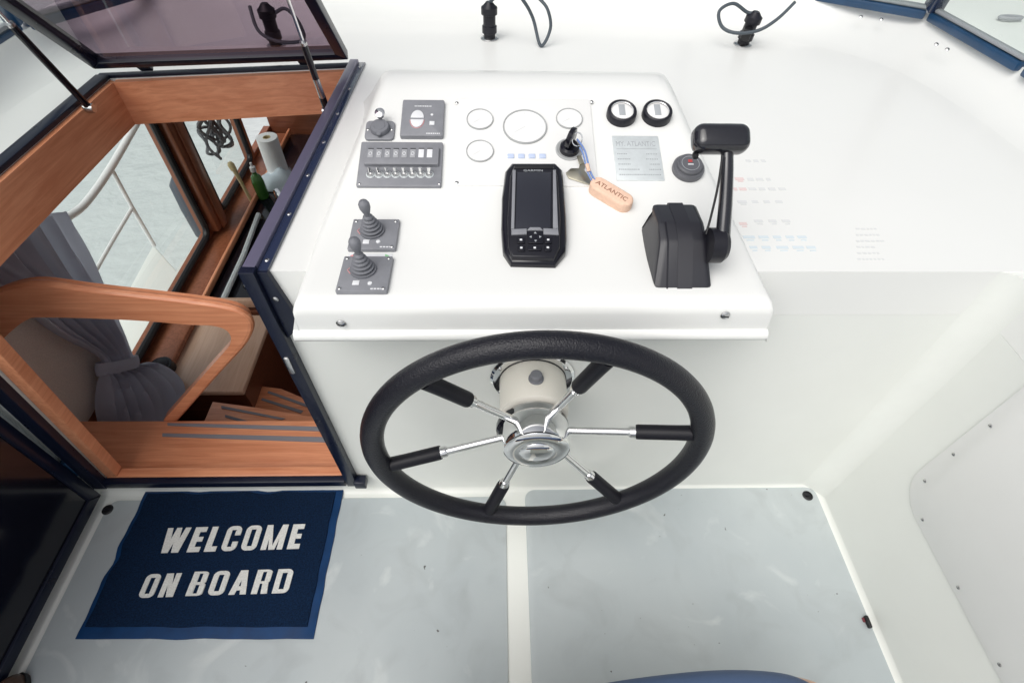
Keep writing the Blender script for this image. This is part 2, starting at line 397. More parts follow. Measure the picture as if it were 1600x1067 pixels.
for q in ((1345, 27), (1377, 31), (1463, 70), (1480, 78), (118, 83)):
    p = W(*q, 'z', .985); screw(deck, p, (-.3 if p.x > 0 else .3, -.5, .8), .006)

# ------------------------------------------------------------------ cabin below the dash (seen through the companionway)
CX = -1.5
cab = MB()
cab.prism([(BK+.03, -.95), (3.4, -.95), (3.4, -.15), (BK+.03, -.15)], 0, .04, 0, Fr((CX-.04, 0, 0), (0, 1, 0), (0, 0, 1), (1, 0, 0)))
cab.prism([(BK+.03, .66), (3.4, .66), (3.4, .80), (BK+.03, .80)], 0, .04, 0, Fr((CX-.04, 0, 0), (0, 1, 0), (0, 0, 1), (1, 0, 0)))
for y0, y1 in ((BK+.03, 1.36), (2.27, 2.45), (3.0, 3.06)):
    cab.prism([(y0, -.15), (y1, -.15), (y1, .66), (y0, .66)], 0, .04, 0, Fr((CX-.04, 0, 0), (0, 1, 0), (0, 0, 1), (1, 0, 0)))
cabin_side = struct('cabin_wall_side', cab, 'wood_z')
struct('cabin_wall_forward', MB().box((0, 3.42, -.40), (3.0, .04, 1.10)), 'wood_dark')
cab2 = MB(); FR2 = Fr((1.5, 0, 0), (0, 1, 0), (0, 0, 1), (1, 0, 0))
for y0, y1, z0, z1 in ((BK+.03, 3.4, -.95, -.15), (BK+.03, 3.4, .66, .80), (BK+.03, 1.1, -.15, .66), (2.0, 2.12, -.15, .66), (3.0, 3.4, -.15, .66)):
    cab2.prism([(y0, z0), (y1, z0), (y1, z1), (y0, z1)], 0, .04, 0, FR2)
struct('cabin_wall_far_side', cab2, 'wood_z')
struct('coachroof', MB().box((0, 2.89, .76), (3.0, 1.06, .08), .01), 'gelcoat')
struct('cabin_floor', MB().box((0, 2.1, -.97), (3.0, 2.64, .04)), 'wood_dark')
struct('cabin_wall_aft', MB().box((0, .812, -.47), (3.0, .03, .96)), 'wood_dark')
# windows: gasket ring and pane
def window(y0, y1, z0, z1, r, label):
    t_ = thing('cabin_window', label, 'window', (CX, (y0+y1)/2, z0))
    ring = [(a, b_) for a, b_ in rrect(y0, y1, z0, z1, r, 6)]
    MB().tube([(CX+.004, a, b_) for a, b_ in ring], .016, 8, True).build('gasket', 'black', t_)
    MB().prism(ring, -.003, .003, 0, Fr((CX-.015, 0, 0), (0, 1, 0), (0, 0, 1), (1, 0, 0))).build('pane', 'glass', t_)
window(1.37, 2.26, -.145, .655, .05, 'large cabin side window overlooking the water, beside the grey curtain')
window(2.46, 2.99, -.145, .655, .04, 'narrow cabin side window behind the paper towel roll')
pl = thing('window_pillar', 'varnished brown wooden pillar between the two cabin windows', 'pillar', (CX+.03, 2.36, -.15))
MB().box((CX+.025, 2.345, .26), (.05, .13, .83), .012).build('post', 'wood_z', pl)
MB().box((CX+.056, 2.345, .26), (.012, .05, .83), .004).build('cover_strip', 'wood_z', pl)
sill = thing('window_sill', 'dark wooden sill running under the cabin windows', 'sill', (CX+.06, 2.1, -.2))
MB().box((CX+.065, 2.36, -.19), (.13, 2.0, .03), .008).build('board', 'wood_z', sill)
MB().box((CX+.135, 2.58, -.165), (.016, 1.58, .03), .005).build('fiddle_rail', 'wood_y', sill)
cp = thing('side_lining', 'beige textured lining panel beneath the gathered curtain', 'panel', (CX+.01, 1.05, -.07))
MB().box((CX+.012, 1.07, .28), (.024, .52, .70), .01).build('panel', 'upholstery', cp)
sb = thing('sideboard', 'light wooden sideboard top lit by the cabin window', 'sideboard', (-1.3, 1.5, -.6))
MB().box((-1.24, 1.52, -.222), (.38, .44, .03), .01).build('top', 'wood_light', sb)
MB().box((-1.24, 1.53, -.60), (.36, .42, .72)).build('cabinet', 'wood_dark', sb)
# galley
g = thing('galley_unit', 'dark wooden galley counter below the window sill', 'counter', (-.9, 2.4, -.95))
MB().box((-.72, 1.785, -.58), (1.30, .04, .73)).build('front', 'wood_dark', g)
MB().box((-.70, 2.58, -.205), (1.33, 1.58, .03), .004).build('worktop', 'black_gloss', g)
MB().tube([W(404, 335, 'z', -.17), W(380, 400, 'z', -.17), W(348, 470, 'z', -.17)], .013, 8).build('steel_trim', 'brushed', g)
MB().box((-1.28, 1.775, -.165), (.36, .026, .05), .01).build('fiddle_rail', 'wood_light', g)
sk = thing('galley_sink', 'steel sink with shiny rim set in the dark galley counter', 'sink', (-1.1, 2.2, -.19))
MB().tube([(a, b_, -.182) for a, b_ in rrect(-1.22, -.82, 1.86, 2.36, .08, 6)], .012, 8, True).build('rim', 'chrome', sk)
MB().prism(rrect(-1.215, -.825, 1.865, 2.355, .08, 6), -.188, -.184).build('basin', 'black_gloss', sk)
MB().tube([(-1.17, 2.46, -.19), (-1.17, 2.46, -.02), (-1.15, 2.43, .0), (-1.09, 2.36, -.01), (-1.07, 2.34, -.04)], .012, 8).build('tap', 'chrome', sk)
# paper towel, bottle, cloth, brush on the counter
def towel(p, h, r, label):
    t_ = thing('paper_towel_roll', label, 'paper towel', p)
    fr = Fr(p); MB().lathe([(.02, 0), (r, 0), (r*1.01, h*.3), (r*.99, h*.7), (r, h), (.022, h), (.02, h-.03), (.02, 0)], 36, fr).build('sheets', 'paper', t_)
    MB().lathe([(.021, h-.04), (.021, h+.001), (.018, h+.001), (.018, h-.04), (.021, h-.04)], 20, fr).build('cardboard_core', 'brush_wood', t_)
towel(Vector((-1.30, 2.86, -.188)), .25, .058, 'white paper towel roll standing on the galley counter')
bp_ = W(412, 308, 'z', -.188)
bt = thing('bottle', 'small green washing-up bottle with white cap on the galley counter', 'bottle', bp_)
MB().lathe([(0, 0), (.03, 0), (.033, .01), (.033, .10), (.026, .135), (.012, .15), (.012, .165)], 20, Fr(bp_)).build('body', 'bottle_green', bt)
MB().lathe([(.015, .165), (.015, .19), (.006, .195), (.006, .215), (0, .215)], 14, Fr(bp_)).build('cap', 'white_paint', bt)
bp2 = W(400, 318, 'z', -.188)
br = thing('dish_brush', 'pale wooden dish brush leaning beside the green bottle', 'brush', bp2)
MB().tube([bp2+Vector((-.02, 0, .01)), bp2+Vector((-.045, .02, .12)), bp2+Vector((-.06, .03, .2))], [.010, .009, .014], 8).build('handle', 'brush_wood', br)
MB().lathe([(.0, -.01), (.016, 0), (.018, .03), (.010, .045), (0, .046)], 14, axisfr(bp2+Vector((-.062, .032, .19)), (-.3, .2, 1))).build('head', 'brush_wood', br)
bp3 = W(436, 285, 'z', -.188)
vs_, fs_ = [], []
for i in range(13):
    for j in range(13):
        u, v = i/12-.5, j/12-.5; d = max(0, 1-(u*u+v*v)*4)
        vs_.append((bp3.x+u*.2, bp3.y+v*.2, -.186+.10*d**.6*(.75+.25*math.sin(9*u+5*v)*math.cos(7*v))))
for i in range(12):
    for j in range(12): fs_.append((i*13+j, (i+1)*13+j, (i+1)*13+j+1, i*13+j+1))
tag(MB().add(vs_, fs_).build('dish_cloth', 'cloth'), 'crumpled pale blue cloth heaped beside the paper towel', 'cloth')
spk_p = W(256, 578, 'z', -.205)
sp = thing('cabin_vent', 'small round black dome at the lower corner of the large cabin window', 'vent', spk_p)
MB().lathe([(.05, 0), (.05, .02), (.044, .035), (0, .042)], 24, Fr(spk_p)).build('housing', 'black_gloss', sp)
MB().lathe([(.035, .036), (.034, .042), (0, .05)], 24, Fr(spk_p)).build('grille', 'black_satin', sp)

# companionway steps
st = thing('companionway_steps', 'varnished wooden companionway steps with grey grip strips', 'steps', (-.9, 1.0, -.5))
t1 = MB().prism([(-1.44, .797), (-.455, .797), (-.455, .995), (-1.44, 1.0)], .02, .05, .004).build('tread', 'wood', st)
for py0, py1, x0 in ((661, 667, 262), (677, 684, 254)):
    a = W(x0, py0, 'z', .051); bb = W(505, py0+6, 'z', .051); c = W(508, py1+7, 'z', .051); d = W(x0, py1-2, 'z', .051)
    MB().prism([(q.x, q.y) for q in (a, bb, c, d)], .0495, .053).build('grip_strip', 'strip_grey', t1)
MB().box((-.82, .80, .052), (.72, .018, .016), .006).build('nosing', 'wood', st)
MB().box((-.95, .9985, -.10), (1.0, .012, .235)).build('riser', 'wood_dark', st)
def tread(z, pts, strips):
    q = [W(*p, 'z', z) for p in pts]
    o = MB().prism([(p.x, p.y) for p in q], z-.03, z, .004).build('tread', 'wood', st)
    for s_ in strips:
        q2 = [W(*p, 'z', z+.001) for p in s_]
        MB().prism([(p.x, p.y) for p in q2], z-.0005, z+.003).build('grip_strip', 'strip_grey', o)
tread(-.16, [(300, 700), (332, 627), (400, 636), (520, 656), (540, 720)], [[(346, 634), (346, 638), (440, 656), (446, 654)], [(352, 648), (352, 652), (380, 660), (388, 658)]])
tread(-.36, [(380, 680), (402, 602), (440, 607), (530, 645), (540, 700)], [[(420, 611), (418, 614), (490, 640), (492, 636)], [(410, 622), (408, 625), (470, 646), (474, 642)]])
# handrail arch
outp = [(-60, 500), (-20, 468), (15, 453), (60, 447), (130, 456), (200, 464), (290, 474), (345, 482), (372, 490), (386, 502), (386, 518), (372, 542), (330, 588), (268, 659)]
inp = [(-60, 590), (-20, 555), (15, 520), (42, 500), (70, 496), (200, 500), (290, 507), (330, 509), (350, 514), (360, 524), (360, 536), (352, 548), (318, 586), (255, 657)]
hr = thing('handrail_arch', 'varnished wooden handrail arch above the top companionway step', 'handrail', (-1.0, 1.0, .05))
A = smooth([W(*p, 'y', 1.0) for p in outp], 4); B = smooth([W(*p, 'y', 1.0) for p in inp], 4)
MB().strip(A, B, (0, .035, 0)).build('rail', 'wood', hr)
mid = [(a+b_)/2+Vector((0, -.002, 0)) for a, b_ in zip(A, B)]
MB().tube([a+Vector((0, .012, -.004)) for a in A], .012, 10).build('top_moulding', 'wood', hr)
# curtain
stn = [((95, 330), (-110, 385)), ((125, 388), (-60, 428)), ((153, 445), (5, 455)), ((182, 505), (80, 515)), ((203, 550), (156, 558)), ((210, 568), (158, 584)), ((238, 566), (160, 610)), ((272, 582), (160, 645)), ((290, 606), (168, 690)), ((278, 650), (190, 740))]
def drape(a):
    p = W(*a, 'x', -1.42); return p if p.z > -.16 else W(*a, 'z', -.16)
Rr = smooth([drape(a) for a, _ in stn], 8); Ll = smooth([drape(b_) for _, b_ in stn], 8)
vs_, fs_ = [], []; NW = 60
for i, (a, b_) in enumerate(zip(Rr, Ll)):
    f = i/(len(Rr)-1); wd = (a-b_).length; amp = min(.022, wd*.09)
    for k in range(NW+1):
        s_ = k/NW; ph = s_*2*math.pi*6.5+.6*math.sin(3*s_+f*4)
        dx = amp*(math.sin(ph+1.2*math.sin(f*5+s_*4))+.45*math.sin(1.7*ph+1+f*6)); p = a.lerp(b_, s_)
        vs_.append((p.x+dx, p.y, p.z))
for i in range(len(Rr)-1):
    for k in range(NW): fs_.append((i*(NW+1)+k, i*(NW+1)+k+1, (i+1)*(NW+1)+k+1, (i+1)*(NW+1)+k))
ct = thing('curtain', 'grey fabric curtain gathered with a tie beside the cabin window', 'curtain', W(200, 570, 'x', -1.42))
MB().add(vs_, fs_).build('fabric', 'curtain', ct, 80)
a, b_ = W(214, 563, 'x', -1.42), W(152, 578, 'x', -1.42); md = (a+b_)/2; hw = (a-b_).length/2; dn = (a-b_).normalized(); nn = Vector((1, 0, 0)); upv = dn.cross(nn)
loop = [md+dn*hw*math.cos(q)+nn*.032*math.sin(q) for q in [2*math.pi*k/24 for k in range(24)]]
bv, bf = [], []
for k, p in enumerate(loop): bv += [p+upv*.022, p+upv*.008+(p-md).normalized()*.004, p-upv*.008+(p-md).normalized()*.004, p-upv*.022]
for k in range(24):
    for j in range(3): bf.append((k*4+j, ((k+1) % 24)*4+j, ((k+1) % 24)*4+j+1, k*4+j+1))
MB().add(bv, bf).build('tie_band', 'curtain', ct, 60)

# ------------------------------------------------------------------ companionway frame, lid, struts, door
cf = thing('companionway', 'dark blue aluminium frame with wooden lining around the companionway opening', 'hatch frame', (-.8, BK, .085))
def bar(poly, z0, z1, name, m, bev=.003, par=cf): return MB().prism(poly, z0, z1, bev).build(name, m, par)
def inset(p, q, d):     # points moved perpendicular (left of p->q)
    v = (Vector(q)-Vector(p)).normalized(); n_ = Vector((-v.y, v.x)); return tuple(Vector(p)+n_*d), tuple(Vector(q)+n_*d)
# horizontal members on the deck
a0, a1 = (HR0[0], BK-.004), (HR1[0], HR1[1]+.03)
i0, i1 = inset(a0, a1, .003); o0, o1 = inset(a0, a1, -.022); f0, f1 = inset(a0, a1, -.042)
bar([i0, i1, o1, o0], DZ-.02, DZ+.016, 'side_coaming', 'navy_sky_sheen', .004)
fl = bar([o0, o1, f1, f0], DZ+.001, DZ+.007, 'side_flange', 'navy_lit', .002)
for k in range(7):
    tt = .03+.155*k; p = Vector(o0).lerp(Vector(f0), .55).lerp(Vector(o1).lerp(Vector(f1), .55), tt); screw(cf, (p.x, p.y, DZ+.007), (0, 0, 1), .0048)
a0, a1 = (HL1[0], HL1[1]), (HR1[0], HR1[1]); o0, o1 = inset(a0, a1, .020)
bar([(a0[0]-.03, a0[1]), (a1[0]-.002, a1[1]), (o1[0]-.002, o1[1]), (o0[0]-.03, o0[1])], DZ+.001, DZ+.010, 'front_coaming', 'navy', .003)
a0, a1 = (HL0[0], BK-.012), (HL1[0], HL1[1]-.0005)
i0, i1 = inset(a0, a1, -.003); o0, o1 = inset(a0, a1, .032)
bar([i0, o0, o1, i1], DZ+.001, DZ+.014, 'side_coaming', 'navy', .004)
# wooden lining boards hanging below
MB().prism([HL0, HL1, (HL1[0]+.018, HL1[1]-.01), (HL0[0]+.018, HL0[1]+.04)], DZ-.125, DZ-.002, 0).build('lining_board', 'wood_y', cf)
MB().prism([(HL1[0]+.018, HL1[1]-.018), (HL1[0]+.018, HL1[1]+.003), (HR1[0]-.002, HR1[1]-.001), (HR1[0]-.002, HR1[1]-.018)], DZ-.125, DZ-.002, 0).build('lining_board', 'wood', cf)
MB().prism([(HR0[0]-.004, BK+.04), (HR0[0]-.018, BK+.04), (HR1[0]-.018, HR1[1]-.02), (HR1[0]-.004, HR1[1]-.02)], DZ-.125, DZ-.021, 0).build('lining_board', 'wood_dark', cf)
# upright members on the bulkhead
VF = Fr((0, BK-.0005, 0), (1, 0, 0), (0, 0, 1), (0, -1, 0))
MB().prism([(-.478, DZ+.014), (-.450, DZ+.014), (-.430, .07), (-.462, .07)], 0, .022, .003, VF).build('upright', 'navy', cf)
MB().prism([(-.4495, DZ+.006), (-.430, DZ+.006), (-.408, .80), (-.412, .775), (-.4462, .742)], 0, .012, .003, VF).build('corner_plate', 'navy', cf)
screw(cf, (-.434, BK-.013, .86), (0, -1, 0), .006)
MB().prism([(-1.225, .068), (-1.185, .068), (-1.115, DZ+.028), (-1.155, DZ+.028)], 0, .022, .003, VF).build('upright', 'navy', cf)
MB().prism([(-1.184, .068), (-.467, .068), (-.467, .098), (-1.184, .098)], 0, .02, .003, VF).build('threshold', 'navy', cf)
MB().box((-.418, BK-.018, .092), (.035, .03, .035), .004).build('latch_stop', 'navy', cf)
MB().box((-.462, BK-.012, .665), (.012, .03, .055), .003).build('latch_plate', 'steel', cf)
MB().prism([(-1.183, .10), (-1.150, .10), (-1.085, DZ-.13), (-1.118, DZ-.13)], -.035, -.003, .003, VF).build('upright_lining', 'wood_y', cf)

MB().box((-.822, .7845, .0915), (.722, .031, .011), .003).build('sill_cap', 'wood', cf)

# tinted lid standing open
bl, brr = Vector((-1.125, 1.578, .962)), Vector((-.437, 1.660, .962))
ld = Vector((0, -math.cos(R(49)), math.sin(R(49)))); xdir = (brr-bl).normalized(); ln = xdir.cross(ld).normalized()
LL, LW = .86, (brr-bl).length
LF = Fr(bl, xdir, ld, ln)
lid = thing('hatch_lid', 'open tinted acrylic hatch lid in a dark blue frame above the companionway', 'hatch', (bl+brr)/2)
def lbar(poly, name='frame_bar'): return MB().prism(poly, -.014, .014, .004, LF).build(name, 'navy', lid)
fw = .03
lbar([(0, 0), (LW, 0), (LW-fw, fw), (fw, fw)]); lbar([(0, LL), (fw, LL-fw), (LW-fw, LL-fw), (LW, LL)])
lbar([(0, 0.0004), (fw-.0004, fw), (fw-.0004, LL-fw), (0, LL-.0004)]); lbar([(LW, 0.0004), (LW, LL-.0004), (LW-fw+.0004, LL-fw), (LW-fw+.0004, fw)])
MB().prism([(fw-.006, fw-.006), (LW-fw+.006, fw-.006), (LW-fw+.006, LL-fw+.006), (fw-.006, LL-fw+.006)], -.004, .004, 0, LF).build('pane', 'tinted', lid)
for u in (.12, .56):
    hg = MB().box((u*LW/.69, -.012, -.004), (.035, .045, .022), .004, LF).build('hinge', 'navy', lid)
MB().box((.5*LW/.69, -.004, -.012), (.36, .010, .008), .002, LF).build('seal_strip', 'navy', lid)

def strut(p0, p1, label, flip):
    t_ = thing('gas_strut', label, 'gas strut', p0, 'gas struts of the hatch lid')
    d = p1-p0
    P = lambda f: p0+d*f
    MB().lathe([(.011, -.012), (.013, 0), (.011, .012)], 16, axisfr(p0, (1, 0, 0))).build('ball_joint', 'steel', t_)
    if flip:
        c = MB().tube([P(.02), P(.10)], .0095, 14).build('end_cap', 'black_gloss', t_)
        MB().tube([P(.10), P(.22)], .0088, 14).build('cylinder_label', 'steel', t_)
        MB().tube([P(.22), P(.42)], .0085, 14).build('cylinder', 'black_gloss', t_)
        MB().tube([P(.42), P(.435)], .0092, 14).build('collar', 'steel', t_)
        MB().tube([P(.435), P(.97)], .004, 10).build('rod', 'chrome', t_)
    else:
        MB().tube([P(.02), P(.52)], .0088, 14).build('cylinder', 'black_gloss', t_)
        MB().tube([P(.52), P(.535)], .0092, 14).build('collar', 'steel', t_)
        MB().tube([P(.535), P(.97)], .004, 10).build('rod', 'chrome', t_)
    MB().lathe([(.009, -.010), (.011, 0), (.009, .010)], 14, axisfr(p1, (1, 0, 0))).build('upper_joint', 'steel', t_)
strut(Vector((-.477, 1.475, .885)), LF((LW-.035, .50, -.014)), 'gas strut nearer the console, black cylinder with silver label', True)
strut(Vector((-1.085, 1.42, .915)), LF((.035, .50, -.014)), 'plain black gas strut on the wooden side lining away from the console', False)

# open door leaf against the left side
dr = thing('companionway_door', 'open dark tinted companionway door folded back beside the welcome mat', 'door', (-1.235, .4, .03))
DF = Fr((-1.232, .745, .03), (0, -1, 0), (0, 0, 1), (1, 0, 0))
DW, DH = .80, .84
def dbar(poly): return MB().prism(poly, -.012, .012, .004, DF).build('frame_bar', 'navy', dr)
fw = .035
dbar([(0, 0), (DW, 0), (DW-fw, fw), (fw, fw)]); dbar([(0, DH), (fw, DH-fw), (DW-fw, DH-fw), (DW, DH)])
dbar([(0, .0004), (fw-.0004, fw), (fw-.0004, DH-fw), (0, DH-.0004)]); dbar([(DW, .0004), (DW, DH-.0004), (DW-fw+.0004, DH-fw), (DW-fw+.0004, fw)])
MB().prism([(fw-.006, fw-.006), (DW-fw+.006, fw-.006), (DW-fw+.006, DH-fw+.006), (fw-.006, DH-fw+.006)], -.004, .004, 0, DF).build('pane', 'black_gloss', dr)
for z in (.12, .52):
    MB().tube([DF((-.012, z, .006)), DF((-.012, z+.07, .006))], .010, 12).build('hinge', 'blue_frame', dr)
MB().box((-.018, .42, -.02), (.02, .7, .012), .003, DF).build('hinge_strip', 'brushed', dr)

# ------------------------------------------------------------------ helm console
cs = thing('helm_console', 'raised white moulded helm console carrying the switches and instruments', 'console', (.07, .70, .80))
prof = []           # (y, z) from under the lip to the forward end
prof += [(BK+.001, .836), (.683, .836), (.664, .838), (.660, .846), (.664, .856), (.672, .860), (.671, .90), (.674, .914), (.684, .9235), (.70, zcon(.70)+.0004)]
y = .72
while y < 1.235: prof.append((y, zcon(y))); y += .02
for k in range(1, 9):
    t_ = k/8; prof.append((1.235+.12*t_, zcon(1.235)+.12*t_*math.tan(R(18))*(1-t_*.9)))
ze = prof[-1][1]
prof += [(1.375, ze-.006), (1.395, ze-.022), (1.42, ze-.05), (1.46, DZ-.004)]
def xedge(yy, zz, side):
    if zz < .862 and yy < .70: return -.378 if side < 0 else .508
    h = max(0, zz-DZ); k = max(0, min(1, (yy-.67)/.1))
    return (-.366+h*.62) if side < 0 else (.502-h*.62)
vs_, fs_ = [], []; NX = 14
for yy, zz in prof:
    xl, xr = xedge(yy, zz, -1), xedge(yy, zz, 1)
    base_z = DZ-.004 if yy > BK else .836
    hh = max(0, zz-DZ); rd = .008+min(.02, hh*.22); q_ = 1 if zz > .88 else 0
    sh = [(-.25, 1.0), (.05, .55), (.45, .2), (.9, .04)]
    row = [(xl-.004-hh*.5, yy, min(zz, base_z))]+[(xl+rd*a, yy, zz-rd*b2*q_) for a, b2 in sh]
    row += [(xl+.014+rd+(xr-xl-.028-2*rd)*k/NX, yy, zz) for k in range(NX+1)]
    row += [(xr-rd*a, yy, zz-rd*b2*q_) for a, b2 in sh[::-1]]+[(xr+.004+hh*.5, yy, min(zz, base_z))]
    vs_ += row
M_ = NX+11
for i in range(len(prof)-1):
    for k in range(M_-1): fs_.append((i*M_+k, i*M_+k+1, (i+1)*M_+k+1, (i+1)*M_+k))
MB().add(vs_, fs_).build('moulding', 'gelcoat', cs, 60)
for q in ((533, 505), (1133, 492)): screw(cs, W(*q, 'y', .6712), (0, -1, .05), .009)

# ---- gauge panel
GF = cfr(815, 225, .0)
def poly_on(fr, pts, h=0): return [fr.loc(*p, h) for p in pts]
gp = thing('gauge_panel', 'flush white gauge panel with five round dials and corner screws', 'instrument panel', GF.o)
gx0, gy0 = GF.loc(709, 292); gx1, gy1 = GF.loc(931, 158); gx1 = GF.loc(925, 291)[0]+.012
MB().prism(rrect(gx0, gx1, gy0, gy1, .004, 3), .000, .0045, .0012, GF).build('plate', 'gelcoat_panel', gp)
for q in ((714, 164), (714, 288), (924, 162)):
    u, v = GF.loc(*q); screw(gp, GF((u, v, .0045)), GF.n, .004)
def gauge(px, py, r, ticks):
    u, v = GF.loc(px, py); f = Fr(GF((u, v, .0045)), GF.u, GF.v, GF.n)
    o = MB().lathe([(r, 0), (r, .0025), (r*.985, .004), (r*.94, .004), (r*.925, .002)], 48, f).build('gauge', 'gauge_ring', gp)
    MB().lathe([(r*.93, .001), (r*.93, .0022), (0, .0022)], 40, f).build('face', 'gauge_face', o)
    tk = MB()
    for k in range(ticks):
        a = R(225-270*k/(ticks-1)); ff = Fr(f((math.cos(a)*r*.78, math.sin(a)*r*.78, .0023)), f.u*math.cos(a)+f.v*math.sin(a), -f.u*math.sin(a)+f.v*math.cos(a), f.n)
        tk.box((0, 0, .0001), (r*.14, r*.025, .0002), 0, ff)
    tk.build('scale_marks', 'print_pale', o)
    a = R(215); ff = Fr(f((0, 0, .0026)), f.u*math.cos(a)+f.v*math.sin(a), -f.u*math.sin(a)+f.v*math.cos(a), f.n)
    MB().box((r*.3, 0, 0), (r*.66, r*.03, .0004), 0, ff).build('needle', 'print_pale', o)
for q in ((820, 201.5, .0495, 13), (750, 190, .030, 7), (750, 239.5, .030, 7), (889, 189, .030, 7)): gauge(*q)
for k in range(4):
    u, v = GF.loc(798+16.5*k, 247); MB().box((u, v, .0055), (.0145, .012, .003), .002, GF).build('warning_light', 'led_blue', gp)
u, v = GF.loc(889, 237); f = Fr(GF((u, v, .0045)), GF.u, GF.v, GF.n)
ig = MB().lathe([(.030, 0), (.030, .003), (.027, .0035), (.024, .002), (.022, .002)], 36, f).build('ignition_switch', 'gauge_ring', gp)
MB().lathe([(.022, .001), (.021, .012), (.017, .016), (.0, .016)], 28, f).build('lock_barrel', 'black_gloss', ig)

# ---- ignition key and cork float
kf = Fr(f((0, .0, .016)), f.u, f.v, f.n)
ky = thing('ignition_key', 'black-headed ignition key turned in the switch with a spare key hanging', 'key', kf.o)
hd = Fr(kf((0, 0, .004)), (f.u*.5+f.v*.86), f.n, (f.u*.86-f.v*.5))
MB().prism([(-.016, 0), (.016, 0), (.021, .012), (.017, .030), (.006, .037), (-.008, .036), (-.018, .026), (-.020, .010)], -.005, .005, .0025, hd).build('key_head', 'black_gloss', ky)
rc = kf((.012, -.006, .022))
MB().tube([rc+Vector((.011*math.cos(a), .006*math.sin(a), .012*math.sin(a))) for a in [2*math.pi*k/20 for k in range(20)]], .0013, 6, True).build('split_ring', 'chrome', ky)
q0, q1, q2 = cfr(906, 262).loc, None, None
sp_f = cfr(910, 275, .006)
MB().prism([sp_f.loc(*q) for q in ((908, 253), (916, 258), (912, 266), (925, 284), (922, 290), (900, 283), (888, 279), (884, 271), (892, 264), (904, 264))], 0, .002, .0005, sp_f).build('spare_key', 'brass', ky)
MB().prism([sp_f.loc(*q) for q in ((901, 246), (907, 244), (912, 256), (905, 259))], .002, .004, .0005, sp_f).build('key_tag', 'brass', ky)
flf = cfr(957, 305, .0)
flt = thing('cork_key_float', 'oval tan cork key float with engraved lettering and blue cord', 'key float', flf.o)
pa, pb = Vector(flf.loc(936, 287, .022)), Vector(flf.loc(976, 311, .022)); dv = (pb-pa).normalized(); nv = Vector((-dv.y, dv.x)); hr_ = .0185
cap = [tuple(pb+dv*hr_*math.cos(a)+nv*hr_*math.sin(a)) for a in [R(-90+180*k/12) for k in range(13)]] + [tuple(pa-dv*hr_*math.cos(a)-nv*hr_*math.sin(a)) for a in [R(-90+180*k/12) for k in range(13)]]
MB().prism(cap, .001, .024, .005, flf, 3).build('cork_body', 'cork', flt)
d3 = flf.u*dv.x+flf.v*dv.y; n3 = flf.u*nv.x+flf.v*nv.y
tl = (pb-pa).length+.012; o2 = pa-dv*.006-nv*.006
MB().text('ATLANTIC', Fr(flf((o2.x, o2.y, .0241)), d3, n3, flf.n), tl, .0105, .0003).build('lettering', 'cork_ink', flt)
e0 = rc; e1 = flf((*flf.loc(926, 276, .02), .02)); e2 = flf((*flf.loc(930, 281, .024), .0235))
cc = smooth([e0, e0.lerp(e1, .4)+Vector((.002, 0, .008)), e0.lerp(e1, .8), e1, e2], 6)
MB().tube(cc, .0020, 8).build('cord', 'cord_blue', flt)
MB().tube([p+Vector((-.005, -.004, -.002)) for p in cc[4:]], .0018, 8).build('cord', 'cord_blue', flt)
MB().tube([cc[10]+Vector((-.003, -.002, 0)), cc[13]+Vector((-.003, -.002, 0))], .0045, 8).build('cord_whipping', 'cork', flt)

# ---- name plate
pf = cfr(996, 250)
npq = [pf.loc(*q) for q in ((962, 283), (1036, 284), (1030, 214), (957, 214))]
x0 = (npq[0][0]+npq[3][0])/2; x1 = (npq[1][0]+npq[2][0])/2; y0, y1 = npq[0][1], npq[2][1]
np_ = thing('builder_plate', 'brushed metal builder plate engraved with MY. ATLANTIC', 'plate', pf.o)
MB().prism(rrect(x0, x1, y0, y1, .002, 2), .0, .0025, .0006, pf).build('plate', 'brushed', np_)
w_ = x1-x0; h_ = y1-y0
MB().text('MY. ATLANTIC', Fr(pf((x0+w_*.07, y0+h_*.76, .0025)), pf.u, pf.v, pf.n), w_*.84, h_*.11, .0003).build('title_lettering', 'print_grey', np_)
rw = MB(); rw.box((x0+w_*.5, y0+h_*.70, .0027), (w_*.86, .0008, .0003), 0, pf)
for k, (lw, rwid) in enumerate(((.22, .24), (.26, .26), (.24, .2), (.40, .22), (.52, .34))):
    yy = y0+h_*(.58-.115*k)
    for side, ww in ((0, lw), (1, rwid)):
        xx = x0+w_*(.07 if side == 0 else .93-ww); xe = xx+w_*ww
        while xx < xe:
            l_ = random.uniform(.0018, .0035); rw.box((xx+l_/2, yy, .0027), (l_, .0026, .0003), 0, pf); xx += l_+.0014
rw.build('engraved_rows', 'print_grey', np_, kind='stuff')

# ---- two round bezel instruments
for px, lab in ((970, 'black-rimmed round instrument beside the gauge panel, left of its twin'), (1025, 'black-rimmed round instrument nearer the throttle lever than its twin')):
    f = cfr(px, 182); t_ = thing('round_instrument', lab.replace(', left of its twin', ', farther from the throttle than its twin'), 'gauge', f.o, 'black-rimmed round instruments')
    r = .0335
    MB().lathe([(r, 0), (r, .014), (r*.96, .018), (r*.86, .0195), (r*.78, .018), (r*.76, .013)], 48, f, False).build('bezel', 'black_satin', t_)
    MB().lathe([(r*.80, .004), (r*.80, .0135), (r*.6, .0145), (0, .0150)], 40, f).build('lens', 'gauge_face', t_)
    MB().lathe([(r*.775, .0175), (r*.765, .0182), (r*.745, .0175), (r*.745, .0150)], 40, f, False).build('chrome_ring', 'chrome', t_)
    MB().box((0, .004, .0150), (r*.42, r*.95, .001), .0003, f).build('scale_card', 'print_grey', t_)
